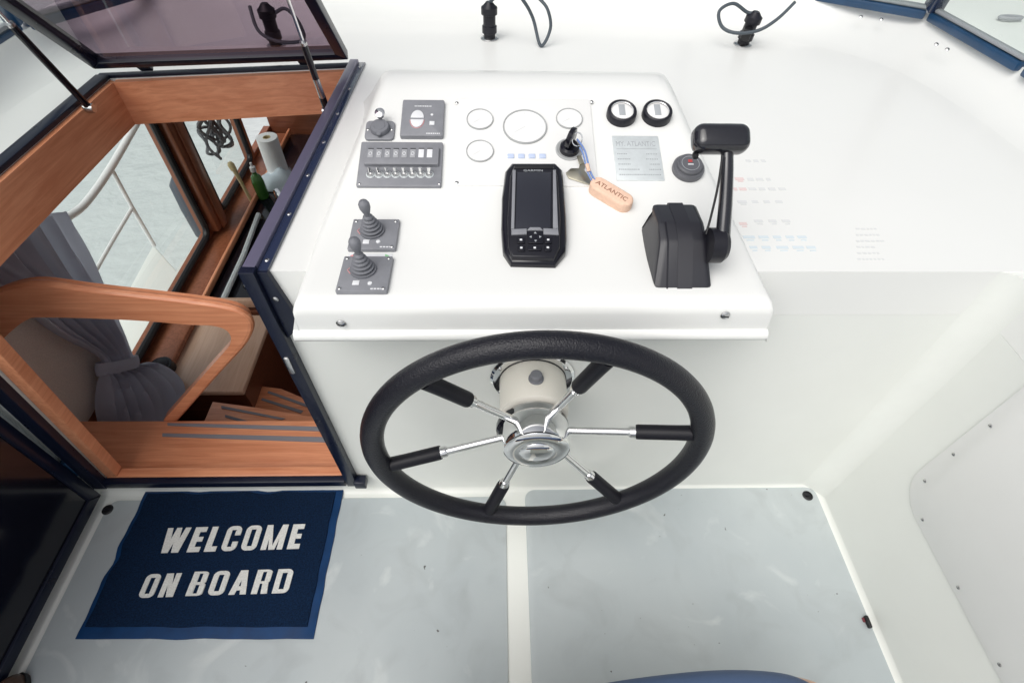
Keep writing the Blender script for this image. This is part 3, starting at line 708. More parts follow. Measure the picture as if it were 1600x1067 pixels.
# ---- round alarm push button
f = cfr(1074, 266); ab = thing('alarm_button', 'round grey push button with red symbol under the throttle handle', 'button', f.o)
MB().lathe([(.034, 0), (.034, .010), (.031, .014), (.027, .0145)], 40, f).build('bezel', 'button_grey', ab)
MB().lathe([(.0275, .010), (.027, .020), (.0245, .0225), (.0235, .0215), (0, .0215)], 40, f).build('cap', 'button_grey', ab)
MB().box((0, .006, .0218), (.009, .007, .0006), .0002, f).build('red_symbol', 'red', ab)
MB().box((0, -.003, .0218), (.012, .0028, .0006), .0002, f).build('white_mark', 'print_white', ab)
MB().tube([f((.0185*math.cos(a), .0185*math.sin(a), .0217)) for a in [2*math.pi*k/32 for k in range(32)]], .0006, 6, True).build('ring_print', 'print_grey', ab)

# ---- 12 V socket with cap
f = cfr(595, 207); so = thing('power_socket', 'charcoal 12 volt socket with rubber cap above the switch panel', 'socket', f.o)
q = [f.loc(*p) for p in ((571, 221), (617, 221), (617, 192), (572, 192))]
MB().prism(rrect((q[0][0]+q[3][0])/2, (q[1][0]+q[2][0])/2, q[0][1], q[2][1], .010, 5), 0, .006, .002, f).build('plate', 'charcoal', so)
u, v = f.loc(595, 205)
cpn = MB().lathe([(.0215, .005), (.0215, .012), (.019, .016), (.013, .0165), (.012, .0175), (0, .0175)], 32, Fr(f((u, v, 0)), f.u, f.v, f.n)).build('cap', 'rubber_grey', so)
MB().box((u, v-.021, .013), (.010, .010, .006), .002, f).build('cap_tab', 'rubber_grey', so)
MB().tube([f((u, v+.02, .012)), f((u, v+.023, .017)), f((u+.001, v+.026, .021))], .004, 8).build('cap_strap', 'rubber_grey', so)
MB().lathe([(.009, -.004), (.011, 0), (.011, .006), (.007, .008), (.0, .008)], 20, axisfr(f((u+.001, v+.027, .022)), (0, -.5, .86))).build('charger_tip', 'chrome', so)
for px in (576, 613):
    a, b_ = f.loc(px, 206); screw(so, f((a, b_, .006)), f.n, .0032)

# ---- anchor winch panel with two arrow buttons
f = cfr(661, 190); wp = thing('winch_panel', 'square charcoal control panel with two pale arrow buttons', 'control panel', f.o)
q = [f.loc(*p) for p in ((628, 218), (694, 217), (694, 162), (628, 163))]; x0 = (q[0][0]+q[3][0])/2; x1 = (q[1][0]+q[2][0])/2; y0, y1 = q[0][1], q[2][1]
MB().prism(rrect(x0, x1, y0, y1, .004, 4), 0, .011, .003, f).build('housing', 'charcoal', wp)
def half(cx, cy, r, h, sgn): return [(cx+r*math.cos(a), cy+sgn*h*math.sin(a)) for a in [math.pi*k/14 for k in range(15)]]
u, v = f.loc(652, 186, .011)
MB().prism(half(u, v+.002, .0145, .022, 1), .0108, .013, .0006, f).build('up_button', 'print_white', wp)
MB().prism(half(u, v-.003, .0145, .022, -1)[::-1], .0108, .013, .0006, f).build('down_button', 'print_white', wp)
MB().tube([f((a, b_, .0113)) for a, b_ in half(u, v-.0035, .0155, .0235, -1)], .0006, 6).build('red_outline', 'print_red', wp)
a, b_ = f.loc(675, 193, .011); MB().box((a, b_, .0116), (.011, .011, .0012), .0005, f).build('sticker', 'print_white', wp)
a, b_ = f.loc(675, 180, .011); MB().lathe([(.003, .011), (.003, .0125), (0, .0128)], 12, Fr(f((a, b_, 0)), f.u, f.v, f.n)).build('indicator', 'print_white', wp)
tx = MB(); 
for px0, px1, py in ((648, 674, 166.5), (666, 687, 209)):
    xx = f.loc(px0, py, .011)[0]; xe, yy = f.loc(px1, py, .011)
    while xx < xe: l_ = random.uniform(.002, .004); tx.box((xx+l_/2, yy, .0112), (l_, .0028, .0004), 0, f); xx += l_+.0012
tx.build('printed_words', 'print_white', wp, kind='stuff')

# ---- switch panel
f = cfr(626, 262, .001); sw = thing('switch_panel', 'charcoal switch panel with eight toggle switches and label windows', 'switch panel', f.o)
q = [f.loc(*p) for p in ((559, 294), (690, 293), (692, 226), (564, 227))]; x0 = (q[0][0]+q[3][0])/2; x1 = (q[1][0]+q[2][0])/2; y0, y1 = q[0][1], q[2][1]
MB().prism(rrect(x0, x1, y0, y1, .003, 3), -.004, .007, .0015, f).build('plate', 'charcoal', sw)
u0, v0 = f.loc(568, 256, .016); u1, v1 = f.loc(686, 229, .016)
MB().prism(rrect(u0, u1, v0, v1, .002, 2), .0068, .016, .002, f).build('label_housing', 'charcoal', sw)
for k in range(8):
    px = 579+13.2*k
    u, v = f.loc(px, 240, .016)
    wn_ = MB().box((u, v, .0163), (.0115, .0225, .0012), .0004, f).build('label_window', 'charcoal_light' if k < 6 else 'print_white', sw)
    MB().box((u, v+.0125, .0162), (.0115, .0022, .0012), 0, f).build('window_shade', 'black', wn_)
    if k < 6:
        MB().tube([f((u+.0032*math.cos(a), v+.004*math.sin(a)-.001, .0171)) for a in [2*math.pi*j/10 for j in range(10)]], .0007, 5, True).build('symbol', 'print_white', wn_)
    px = 579+13.1*k
    u, v = f.loc(px, 273, .007); ff = Fr(f((u, v, .007)), f.u, f.v, f.n)
    tg_ = MB().lathe([(.0075, 0), (.0075, .003), (.0065, .004), (.006, .008), (.0, .008)], 6, ff).build('toggle_switch', 'steel', sw)
    MB().tube([ff((0, 0, .006)), ff((0, .003, .011)), ff((0, .006, .0155))], [.003, .0036, .0046], 10).build('lever', 'chrome', tg_)
    MB().lathe([(.0095, .0), (.0095, .0006), (.0, .0007)], 14, ff).build('washer', 'brushed', tg_)
u, v = f.loc(592, 262, .007); MB().lathe([(.0025, .007), (.0025, .0078), (0, .008)], 12, Fr(f((u, v, 0)), f.u, f.v, f.n)).build('indicator', 'black', sw)
for q in ((687, 291), (563, 291)):
    u, v = f.loc(*q); screw(sw, f((u, v, .007)), f.n, .0026)

# ---- two thruster joysticks
def joystick(pts, lab, dotpx, sqpx):
    cx = sum(p[0] for p in pts)/4; cy = sum(p[1] for p in pts)/4
    f = cfr(cx, cy, .001); t_ = thing('thruster_joystick', lab, 'joystick', f.o, 'thruster joysticks')
    q = [f.loc(*p) for p in pts]; x0 = (q[0][0]+q[3][0])/2; x1 = (q[1][0]+q[2][0])/2; y0, y1 = q[0][1], q[2][1]
    MB().prism(rrect(x0, x1, y0, y1, .003, 3), -.006, .008, .0018, f).build('plate', 'charcoal', t_)
    for a, b_ in ((x0+.007, y0+.007), (x1-.007, y0+.007), (x0+.007, y1-.007), (x1-.007, y1-.007)): screw(t_, f((a, b_, .008)), f.n, .0034)
    jx, jy = (x0+x1)/2-.004, (y0+y1)/2+.008; jf = Fr(f((jx, jy, .008)), f.u, f.v, (f.n-f.u*.06+f.v*.06))
    pr = [(.024, 0), (.0245, .004)]
    for k in range(5):
        r = .0215-.0030*k; z = .008+.0066*k; pr += [(r*.82, z-.004), (r, z-.001), (r, z+.001)]
    pr += [(.0055, .039)]
    MB().lathe(pr, 28, jf).build('rubber_boot', 'rubber_grey', t_, 70)
    MB().lathe([(.0055, .036), (.006, .043), (.0085, .050), (.0105, .057), (.0105, .065), (.008, .070), (.0, .072)], 24, jf).build('grip', 'rubber_grey', t_, 70)
    u, v = f.loc(*sqpx, .008); MB().box((u, v, .0083), (.012, .011, .0008), .0002, f).build('sticker', 'print_white', t_)
    u, v = f.loc(*dotpx, .008); MB().lathe([(.0042, .008), (.004, .0095), (0, .0098)], 16, Fr(f((u, v, 0)), f.u, f.v, f.n)).build('indicator', 'print_white', t_)
    MB().tube([f((x0+.020, jy+.012, .0083)), f((x0+.013, jy, .0083)), f((x0+.020, jy-.010, .0083))], .0007, 6).build('red_arrow', 'print_red', t_)
    st_ = MB()
    for k in range(4): st_.box((x1-.028+.006*k, y0+.006, .0082), (.0045, .003, .0004), 0, f)
    st_.build('printed_word', 'print_white', t_)
joystick([(543, 394), (618, 395), (626, 347), (554, 347)], 'thruster joystick on square grey plate, the one nearer the switch panel', (591, 378), (572, 378))
joystick([(525, 460), (607, 460), (614, 405), (539, 405)], 'thruster joystick on square grey plate, the one nearer the console lip', (578, 443), (556, 442))
f = cfr(580, 401); stk = thing('arrow_sticker', 'white sticker strip with red and green arrows between the two joysticks', 'sticker', f.o)
q = [f.loc(*p) for p in ((543, 404.5), (612, 404.5), (614, 397), (545, 397))]
MB().prism(q, .0003, .001, 0, f).build('backing', 'print_white', stk)
MB().prism([f.loc(*p) for p in ((547, 401), (552, 398.5), (553, 403.5))], .0011, .0014, 0, f).build('red_arrow', 'print_red', stk)
MB().prism([f.loc(*p) for p in ((609, 400.5), (602, 398), (602, 403))], .0011, .0014, 0, f).build('green_arrow', 'green_print', stk)

# ---- fish finder
f = cfr(834, 338, .004)
s2 = R(12); f = Fr(f.o, (1, 0, 0), (0, math.cos(s2), math.sin(s2)), (0, -math.sin(s2), math.cos(s2)))
ff_ = thing('fish_finder', 'black handheld-style fish finder with portrait screen mounted on the console', 'fish finder', f.o)
H = .034
body = [f.loc(*p, H*.5) for p in ((799, 257), (868, 257), (879, 268), (882, 300), (885, 340), (886, 375), (884, 395), (868, 416), (798, 414), (786, 394), (783, 360), (784, 310), (789, 270))]
MB().prism(body[::-1], -.012, H*.72, .010, f, 3).build('housing', 'black_gloss', ff_)
fp = [f.loc(*p, H) for p in ((803, 259), (865, 259), (872, 275), (876, 340), (875, 385), (866, 403), (800, 401), (794, 384), (793, 340), (797, 275))]
MB().prism(fp[::-1], H*.5, H, .004, f, 3).build('bezel', 'black_satin', ff_)
sc_ = [f.loc(*p, H+.001) for p in ((805, 359), (860, 357), (861, 269), (808, 269))]
MB().prism(sc_, H-.002, H+.0012, .0004, f).build('screen', 'screen', ff_)
for side in (0, 1):  # inner frame bars, reflected light put into their grey
    ed = ((801, 266), (806, 266), (803.5, 358), (798.5, 358)) if not side else ((864, 266), (868.5, 266), (872, 357.5), (864, 357))
    MB().prism([f.loc(*p, H+.002) for p in ed][::-1], H-.002, H+.0032, .001, f).build('side_trim', 'charcoal', ff_)
for ed in (((799, 367), (823, 366), (823, 357.5), (799, 358.5)), ((849, 366), (873, 367), (872, 358), (849, 357)), ((823.5, 360), (848.5, 360), (844, 355.5), (828, 355.5))):
    MB().prism([f.loc(*p, H+.002) for p in ed], H-.002, H+.0028, .0006, f).build('lower_trim', 'charcoal', ff_)  # frame below the screen, reflected light in its grey too
MB().prism([f.loc(*p, H+.001) for p in ((804, 263.5), (864, 263.5), (865, 258), (804, 258))], H-.003, H+.0015, .0006, f).build('top_slot', 'black', ff_)
u, v = f.loc(818, 268.5, H); u1 = f.loc(848, 268.5, H)[0]
MB().text('GARMIN', Fr(f((u, v-.0005, H+.0008)), f.u, f.v, f.n), u1-u, .0055, .0007).build('lettering', 'print_grey', ff_)
for nm, bx in (('arrow_pad', (825, 361, 848, 380)), ('key', (808, 370, 820, 380)), ('key', (809, 383, 820, 392)), ('key', (851, 370, 862, 380)), ('key', (851, 382, 861, 392)), ('key', (825, 384, 846, 391))):
    a = f.loc(bx[0], bx[3], H+.003); b2 = f.loc(bx[2], bx[1], H+.003)
    ko = MB().prism(rrect(a[0], b2[0], a[1], b2[1], .002, 3), H-.002, H+.0035, .001, f).build(nm, 'black_gloss', ff_)
    cx, cy = (a[0]+b2[0])/2, (a[1]+b2[1])/2
    if nm == 'key': MB().box((cx, cy, H+.0037), (.0045, .0042, .0005), .0002, f).build('symbol', 'print_white', ko)
    else:
        w2, h2 = (b2[0]-a[0])*.36, (b2[1]-a[1])*.38
        for k in range(4):
            c_, s_ = (1, 0, -1, 0)[k], (0, 1, 0, -1)[k]
            tip = Vector((cx+c_*w2*1.1, cy+s_*h2*1.1)); bs = Vector((cx+c_*w2*.7, cy+s_*h2*.7)); pr_ = Vector((-s_, c_))*.0028
            MB().prism([tuple(tip), tuple(bs+pr_), tuple(bs-pr_)], H+.0034, H+.0039, 0, f).build('arrow_mark', 'print_grey', ko)

# ---- throttle
th = thing('throttle_control', 'black throttle control with tall lever and horizontal handle', 'throttle', (.34, .78, .927))
def yz(px, py, x): p = W(px, py, 'x', x); return (p.y, p.z)
pr = [yz(1029, 449, .296), yz(1044, 378, .312), yz(1040, 350, .312), yz(1030, 322, .312), yz(1018, 335, .300), yz(1001, 366, .292)]
def side(x, sh):
    cy = sum(p[0] for p in pr)/6; cz = .925
    return [Vector((x, cy+(p[0]-cy)*sh, cz+(p[1]-cz)*sh)) for p in pr]
bm = bmesh.new(); rows = []
for x, sh in ((.286, 1.02), (.293, 1.06), (.388, 1.06), (.395, 1.02)):
    rows.append([bm.verts.new((p.x if i in (0, 5) else p.x+(.340-p.x)*.22, p.y, p.z)) for i, p in enumerate(side(x, sh))])
for a, b_ in zip(rows, rows[1:]):
    for i in range(6): bm.faces.new((a[i], a[(i+1) % 6], b_[(i+1) % 6], b_[i]))
bm.faces.new(rows[0][::-1]); bm.faces.new(rows[-1]); bmesh.ops.recalc_face_normals(bm, faces=bm.faces[:])
bmesh.ops.bevel(bm, geom=[e for e in bm.edges if e.calc_face_angle(0) > .3], offset=.006, segments=3, profile=.5, affect='EDGES')
MB().bm(bm).build('housing', 'throttle_black', th)
rb = [Vector((.343, p.y, p.z)) for p in side(.343, 1.072)]
MB().strip([p+Vector((-.014, 0, 0)) for p in rb[:5]], [p+Vector((.014, 0, 0)) for p in rb[:5]], (0, .004, -.004)).build('centre_rib', 'throttle_black', th)
MB().strip([p+Vector((-.034, 0, 0)) for p in rb[:3]], [p+Vector((-.031, 0, 0)) for p in rb[:3]], (0, .004, -.004)).build('edge_rib', 'black_satin', th)
PX = .400
pv = Vector((PX, .765, .985)); MB().lathe([(.032, -.018), (.032, .006), (.026, .014), (.0, .016)], 28, axisfr(pv, (1, 0, 0))).build('pivot_boss', 'black_satin', th)
tp = [W(1128, 385, 'x', PX+.006), W(1131, 350, 'x', PX+.006), W(1134, 310, 'x', PX+.006), W(1136, 262, 'x', PX+.004), W(1136, 222, 'x', PX+.002)]
lp = smooth(tp, 6)
MB().tube(lp, [.0165-.004*k/(len(lp)-1) for k in range(len(lp))], 14, flat=.8).build('lever', 'handle_black', th)
MB().tube(smooth([W(1129, 243, 'x', PX-.012), W(1122, 290, 'x', PX-.014), W(1111, 338, 'x', PX-.018), W(1103, 366, 'x', PX-.024)], 6), .0022, 8).build('lever_cable', 'black', th)
ha = W(1081, 219, 'y', lp[-1].y); hb = W(1170, 217, 'y', lp[-1].y); hc = (ha+hb)/2
hw = (hb-ha).length
bm = bmesh.new(); bmesh.ops.create_cube(bm, size=1)
for v_ in bm.verts: v_.co = Vector((v_.co.x*hw, v_.co.y*.050, v_.co.z*.043))
bmesh.ops.bevel(bm, geom=bm.edges[:], offset=.018, segments=6, profile=.5, affect='EDGES')
MB().bm(bm, Fr(hc, (1, 0, 0), (0, .8, .6), (0, -.6, .8))).build('handle', 'handle_black', th, 50)
MB().box((hc.x-hw*.42, hc.y-.016, hc.z-.022), (.010, .012, .010), .003).build('release_button', 'black', th)

# ---- instruction stickers on the deck right of the console, glare washed into their pale colours
sh_ = thing('instruction_sticker', 'glare-washed sticker of red, grey and blue symbols on the deck beside the throttle', 'sticker', W(1200, 330, 'z', DZ))
def marks(py, items, m, name, z=DZ):
    mb = MB()
    for px, wpx in items:
        a = W(px, py+3, 'z', z); b2 = W(px+wpx, py-3, 'z', z)
        mb.box(((a.x+b2.x)/2, (a.y+b2.y)/2, z+.0006), (abs(b2.x-a.x)*.8, abs(b2.y-a.y)*.7, .0006))
        if wpx > 11: mb.box(((a.x+b2.x)/2, (a.y+b2.y)/2-.010, z+.0006), (abs(b2.x-a.x)*.5, abs(b2.y-a.y)*.3, .0006))
    return mb.build(name, m, sh_)
marks(280, [(1148, 14)], 'print_washed_red', 'symbol_row'); marks(296, [(1147, 4), (1155, 11)], 'print_washed_red', 'symbol_row'); marks(350, [(1155, 12)], 'print_washed_red', 'symbol_row')
for py, it in ((252, [(1166, 6), (1178, 6), (1190, 5)]), (281, [(1168, 9), (1182, 10), (1198, 5)]), (296, [(1170, 11), (1186, 9), (1201, 10), (1217, 10)]), (316, [(1152, 15), (1175, 9), (1194, 8), (1212, 10)]), (346, [(1178, 14), (1201, 12), (1222, 12)])):
    marks(py, it, 'print_pale', 'symbol_row')
marks(371, [(1160, 20), (1185, 16), (1208, 12), (1228, 12), (1246, 14)], 'print_blue', 'symbol_row')
marks(387, [(1171, 12), (1190, 14), (1212, 20), (1238, 18), (1260, 14)], 'print_blue', 'symbol_row')
s2_ = thing('text_label', 'faint clear label with lines of small print on the deck', 'label', W(1358, 385, 'z', DZ))
mb = MB()
for k in range(6):
    py = 358+9.5*k; a = W(1337+k*.5, py, 'z', DZ); b2 = W(1368+(k % 3)*6, py, 'z', DZ); x = a.x
    while x < b2.x: l_ = random.uniform(.004, .009); mb.box((x+l_/2, a.y, DZ+.0006), (l_, .005, .0005)); x += l_+.003
mb.build('printed_lines', 'print_pale', s2_, kind='stuff')

# ---- deck connectors with cables
def connector(base, hgt, lean, cpts, lab, side=False):
    t_ = thing('cable_connector', lab, 'connector', base, 'waterproof plugs on the dash')
    n = Vector(lean).normalized(); f = axisfr(base, n)
    MB().lathe([(.03, 0), (.03, .003), (.026, .006), (.02, .007)], 28, axisfr(base, (0, 0, 1))).build('base_ring', 'steel', t_)
    h = hgt
    MB().lathe([(.019, .002), (.019, h*.16), (.024, h*.18), (.024, h*.36), (.020, h*.38), (.020, h*.66), (.026, h*.68), (.026, h*.86), (.018, h*.92), (.010, h), (.0, h)], 24, f).build('plug', 'black_satin', t_)
    if side: MB().box((-.03, .0, h*.42), (.03, .03, .035), .006, f).build('side_clip', 'black', t_)
    top = f((0, 0, h*.97)); MB().tube(smooth([top]+[Vector(c) for c in cpts], 10), .0052, 8).build('cable', 'cable', t_)
cb1 = W(765, 61, 'z', DZ)
connector(cb1, .108, (0, 0, 1), [W(772, -2, 'y', cb1.y-.02), W(795, -22, 'y', cb1.y-.05), W(818, 2, 'y', cb1.y-.06), W(833, 30, 'y', cb1.y-.04), W(845, 72, 'z', DZ+.006), W(860, 45, 'y', cb1.y-.05), W(855, 14, 'y', cb1.y-.04), W(838, -6, 'y', cb1.y-.02)], 'upright black plug on the dash with a drooping grey cable')
cb2 = W(1160, 70, 'z', DZ)
connector(cb2, .10, (.10, -.05, 1), [W(1168, 20, 'y', cb2.y), W(1146, 6, 'y', cb2.y), W(1124, 18, 'y', cb2.y-.01), W(1128, 42, 'y', cb2.y-.03), W(1150, 52, 'y', cb2.y-.05), W(1185, 48, 'y', cb2.y-.05), W(1215, 30, 'y', cb2.y-.03), W(1242, 4, 'y', cb2.y)], 'tilted black plug on the dash with a looped cable and side clip', True)
cb3 = W(432, 72, 'z', DZ)
connector(cb3, .12, (0, 0, 1), [W(425, 22, 'y', cb3.y), W(445, 14, 'y', cb3.y), W(466, 34, 'y', cb3.y-.02), W(474, 62, 'y', cb3.y-.03), W(440, 66, 'y', cb3.y-.05), W(405, 50, 'y', cb3.y-.04), W(390, 10, 'y', cb3.y)], 'black plug with looped cable seen through the tinted hatch lid')

# ------------------------------------------------------------------ steering column and wheel
AX = Vector((.0800, BK, .600)); YB = Vector((0, -1, 0))
WC = Vector((.0798, .566, .6004))
sc0 = thing('steering_column', 'cream steering column with chrome flange on the white bulkhead', 'steering column', AX)
fA = axisfr(AX-Vector((0, 0, .014)), YB)
fl_ = MB().lathe([(.100, .0), (.100, .004), (.094, .009), (.080, .010)], 48, fA).build('flange', 'chrome', sc0)
for k in range(6):
    a = R(60*k+30); screw(fl_, fA((.089*math.cos(a), .089*math.sin(a), .0095)), YB, .005)
MB().lathe([(.080, .006), (.080, .0115), (.0775, .0115)], 40, fA).build('seal_ring', 'black', sc0)
MB().lathe([(.078, .004), (.078, .095), (.076, .105), (.070, .110), (.062, .111)], 48, fA).build('housing', 'cream_plastic', sc0)
MB().lathe([(.064, .108), (.064, .135), (.070, .142), (.072, .150), (.0, .150)], 40, fA).build('collar', 'steel', sc0)
MB().lathe([(.080, .112), (.082, .118), (.082, .130), (.076, .138), (.06, .138)], 40, axisfr(AX-Vector((0.004, 0, .040)), YB)).build('rear_ring', 'black_gloss', sc0)
kp = fA((0, 0, 0))+Vector((.002, -.062, .077))
MB().lathe([(.017, 0), (.017, .003), (.013, .004), (.013, .016), (.011, .018), (.0, .018)], 24, axisfr(kp, (0, 0, 1))).build('tilt_knob', 'rubber_grey', sc0)

sw_ = thing('steering_wheel', 'six-spoked steering wheel with black leather rim and chrome hub', 'steering wheel', WC)
RR = .340; RT = .0238; TH0 = 10.9
ring = [WC+Vector((RR*math.cos(a), 0, RR*math.sin(a))) for a in [2*math.pi*k/128 for k in range(128)]]
MB().tube(ring, RT, 24, True).build('rim', 'leather', sw_)
hf = axisfr(Vector((WC.x, .628, WC.z)), YB); HX = .018
hub = MB().lathe([(.0, 0), (.066, 0), (.070, .004), (.072, .010), (.072, .040+HX), (.070, .046+HX), (.064, .051+HX), (.052, .0535+HX), (.042, .0525+HX), (.038, .0515+HX)], 56, hf).build('hub', 'chrome', sw_, 30)
MB().lathe([(.0385, .050+HX), (.036, .0535+HX), (.028, .0575+HX), (.015, .060+HX), (.0, .061+HX)], 48, hf).build('hub_cap', 'chrome', hub)
for k in range(6):
    a = R(TH0+60*k); d = Vector((math.cos(a), 0, math.sin(a)))
    p0 = Vector((WC.x, .606, WC.z))+d*.062; p1 = WC+d*(RR-.012)
    P = lambda f_: p0.lerp(p1, f_)
    spo = MB().tube([P(0), P(.56)], .0082, 14).build('spoke', 'chrome', sw_)
    MB().tube([P(.50), P(.515), P(.55), P(.56)], [.0105, .0125, .0125, .0135], 16).build('collar', 'chrome', spo)
    MB().tube([P(.555), P(.57), P(.85), P(.97)], [.0150, .0158, .0158, .0165], 16).build('sleeve', 'rubber_black', spo)

# ------------------------------------------------------------------ welcome mat
mt = thing('welcome_mat', 'navy blue doormat reading WELCOME ON BOARD with bright blue border', 'doormat', W(340, 880, 'z', .005))
mc = [W(*q, 'z', .006) for q in ((118, 998), (490, 998), (537, 765), (228, 768))]
def mpt(u, v): return (mc[0]*(1-u)+mc[1]*u)*(1-v)+(mc[3]*(1-u)+mc[2]*u)*v
def edge_pts(ins, wob, n=26):      # ins = left, right, bottom, top
    out = []
    for (u0, v0), (u1, v1) in (((0, 0), (1, 0)), ((1, 0), (1, 1)), ((1, 1), (0, 1)), ((0, 1), (0, 0))):
        for k in range(n):
            t_ = k/n; u = u0+(u1-u0)*t_; v = v0+(v1-v0)*t_
            p = mpt(ins[0]+(1-ins[0]-ins[1])*u, ins[2]+(1-ins[2]-ins[3])*v)
            env = math.sin(math.pi*t_)
            w_ = wob*env*(math.sin(t_*19+u0*3+v0)*.6+math.sin(t_*33+v1*5)*.4)*(2.0 if (u0 == 0 and u1 == 0) or (v0 == 1 and v1 == 1) else .7)
            nrm = Vector((v1-v0, -(u1-u0), 0)); out.append((p.x+nrm.x*w_, p.y+nrm.y*w_))
    return out
MB().prism(edge_pts((0, 0, 0, 0), .0030), .0055, .0085, .001).build('border', 'mat_border', mt)
MB().prism(edge_pts((.020, .036, .068, .022), .0030), .0084, .0125, .0015).build('field', 'mat_field', mt)
GL = {}
def ringg(w, cut=None, left_round=True):       # heavy rounded ring, stroke .22, letter height 1
    pcs = []; o_, i_ = [], []
    for cx, cy, a0 in ((w-.2, .8, 0), (.2, .8, 90), (.2, .2, 180), (w-.2, .2, 270)):
        for k in range(6):
            a = R(a0+18*k); lr = cx < w/2 and not left_round
            ox, oy = (cx+.2*math.cos(a), cy+.2*math.sin(a)) if not lr else (0, 0 if cy < .5 else 1)
            ix, iy = cx+(.04*math.cos(a) if cx > w/2 else .04*math.cos(a)), cy+.06*math.sin(a)
            o_.append((ox, oy)); i_.append((min(max(ix, .19), w-.19), min(max(iy, .16), .84)))
    n = len(o_)
    for k in range(n):
        l = (k+1) % n; q = [o_[k], o_[l], i_[l], i_[k]]
        if cut and all(cut[0] <= p[1] <= cut[1] and p[0] > w/2 for p in q): continue
        pcs.append(q)
    return pcs
bx_ = lambda x0, x1, y0, y1: [(x0, y0), (x1, y0), (x1, y1), (x0, y1)]
GL['W'] = (.86, [[(.13, 0), (.36, 0), (.20, 1), (0, 1)], [(.20, 0), (.36, 0), (.52, 1), (.34, 1)], [(.48, 0), (.64, 0), (.52, 1), (.34, 1)], [(.48, 0), (.73, 0), (.86, 1), (.66, 1)]])
GL['E'] = (.44, [bx_(0, .22, 0, 1), bx_(.22, .44, 0, .2), bx_(.22, .41, .41, .60), bx_(.22, .44, .8, 1)])
GL['L'] = (.42, [bx_(0, .22, 0, 1), bx_(.22, .42, 0, .2)])
GL['O'] = (.56, ringg(.56)); GL['D'] = (.56, ringg(.56, None, False))
GL['C'] = (.54, [q for q in ringg(.54, (.15, .85))]+[bx_(.34, .54, .62, .80), bx_(.34, .54, .20, .36)])
GL['M'] = (.78, [bx_(0, .20, 0, 1), bx_(.58, .78, 0, 1), [(.28, 0), (.42, 0), (.21, 1), (.10, 1)], [(.36, 0), (.50, 0), (.68, 1), (.57, 1)]])
GL['N'] = (.56, [bx_(0, .20, 0, 1), bx_(.36, .56, 0, 1), [(.30, 0), (.46, 0), (.26, 1), (.10, 1)]])
GL['A'] = (.60, [[(0, 0), (.21, 0), (.36, 1), (.17, 1)], [(.39, 0), (.60, 0), (.43, 1), (.24, 1)], bx_(.17, .43, .17, .34)])
up_ = lambda w, y0, y1: [[(p[0], y0+(y1-y0)*p[1]) for p in q] for q in ringg(w, None, False)]
GL['B'] = (.55, [bx_(0, .21, 0, 1)]+up_(.53, .47, 1)+up_(.55, 0, .53))
GL['R'] = (.55, [bx_(0, .21, 0, 1)]+up_(.54, .42, 1)+[[(.34, 0), (.56, 0), (.50, .46), (.30, .46)]])
def word(txt, bl_, br_, tl_, nm):
    a, b2, c = W(*bl_, 'z', .0125), W(*br_, 'z', .0125), W(*tl_, 'z', .0125)
    u = (b2-a); v = c-a; v -= u.normalized()*v.dot(u.normalized())
    fr = Fr(a, u, v, (0, 0, 1)); tot = sum(GL[ch][0] for ch in txt)+.17*(len(txt)-1); sx, sy = u.length/tot, v.length; x = 0
    for ch in txt:
        w_, pcs = GL[ch]; mb = MB()
        for k, q in enumerate(pcs): mb.prism([((x+p[0]+p[1]*.04)*sx, p[1]*sy) for p in q], -.001, .0010+.00006*k, 0, fr)
        mb.build('letter', 'mat_letter', mt); x += w_+.17
word('WELCOME', (246, 864), (467, 857), (257, 825), 'lettering')
word('ON', (215, 934), (270, 932), (225, 897), 'lettering')
word('BOARD', (290, 931), (450, 926), (300, 893), 'lettering')

# ------------------------------------------------------------------ cockpit details
ap = thing('access_panel', 'rounded white access panel screwed to the cockpit side wall', 'panel', (XR-.002, .1, .3))
PFm = Fr((XR-.0005, 0, 0), (0, 1, 0), (0, 0, 1), (-1, 0, 0))
MB().prism(rrect(-.5, .60, .335, .86, .09, 8), 0, .0035, .0015, PFm).build('cover', 'gelcoat_panel', ap)
for y_, z_ in ((.58, .66), (.58, .54), (.572, .425), (.505, .357), (.35, .355), (.20, .355), (.05, .355), (.58, .78)):
    screw(ap, (XR-.004, y_, z_), (-1, 0, 0), .0042)
for q, lab in (((168, 796), 'black rubber drain plug in the floor corner by the dark door'), ((1262, 774), 'black rubber drain plug in the floor corner under the white side wall')):
    p = W(*q, 'z', .006); d_ = thing('drain_plug', lab, 'drain plug', p, 'floor drain plugs')
    MB().lathe([(.016, 0), (.016, .003), (.013, .005), (.012, .002), (0, .002)], 24, Fr((p.x, p.y, .004))).build('cap', 'black', d_)
    MB().box((p.x, p.y, .0085), (.016, .004, .005), .001).build('finger_bar', 'black_satin', d_)
p = W(1356, 971, 'z', .012); cl = thing('cable_clip', 'small black clip at the edge of the grey floor by the side wall', 'clip', p)
MB().box((p.x, p.y, .012), (.010, .032, .014), .004).build('body', 'black', cl); MB().box((p.x-.007, p.y+.006, .008), (.006, .012, .006), .002).build('red_tab', 'dark_red', cl)

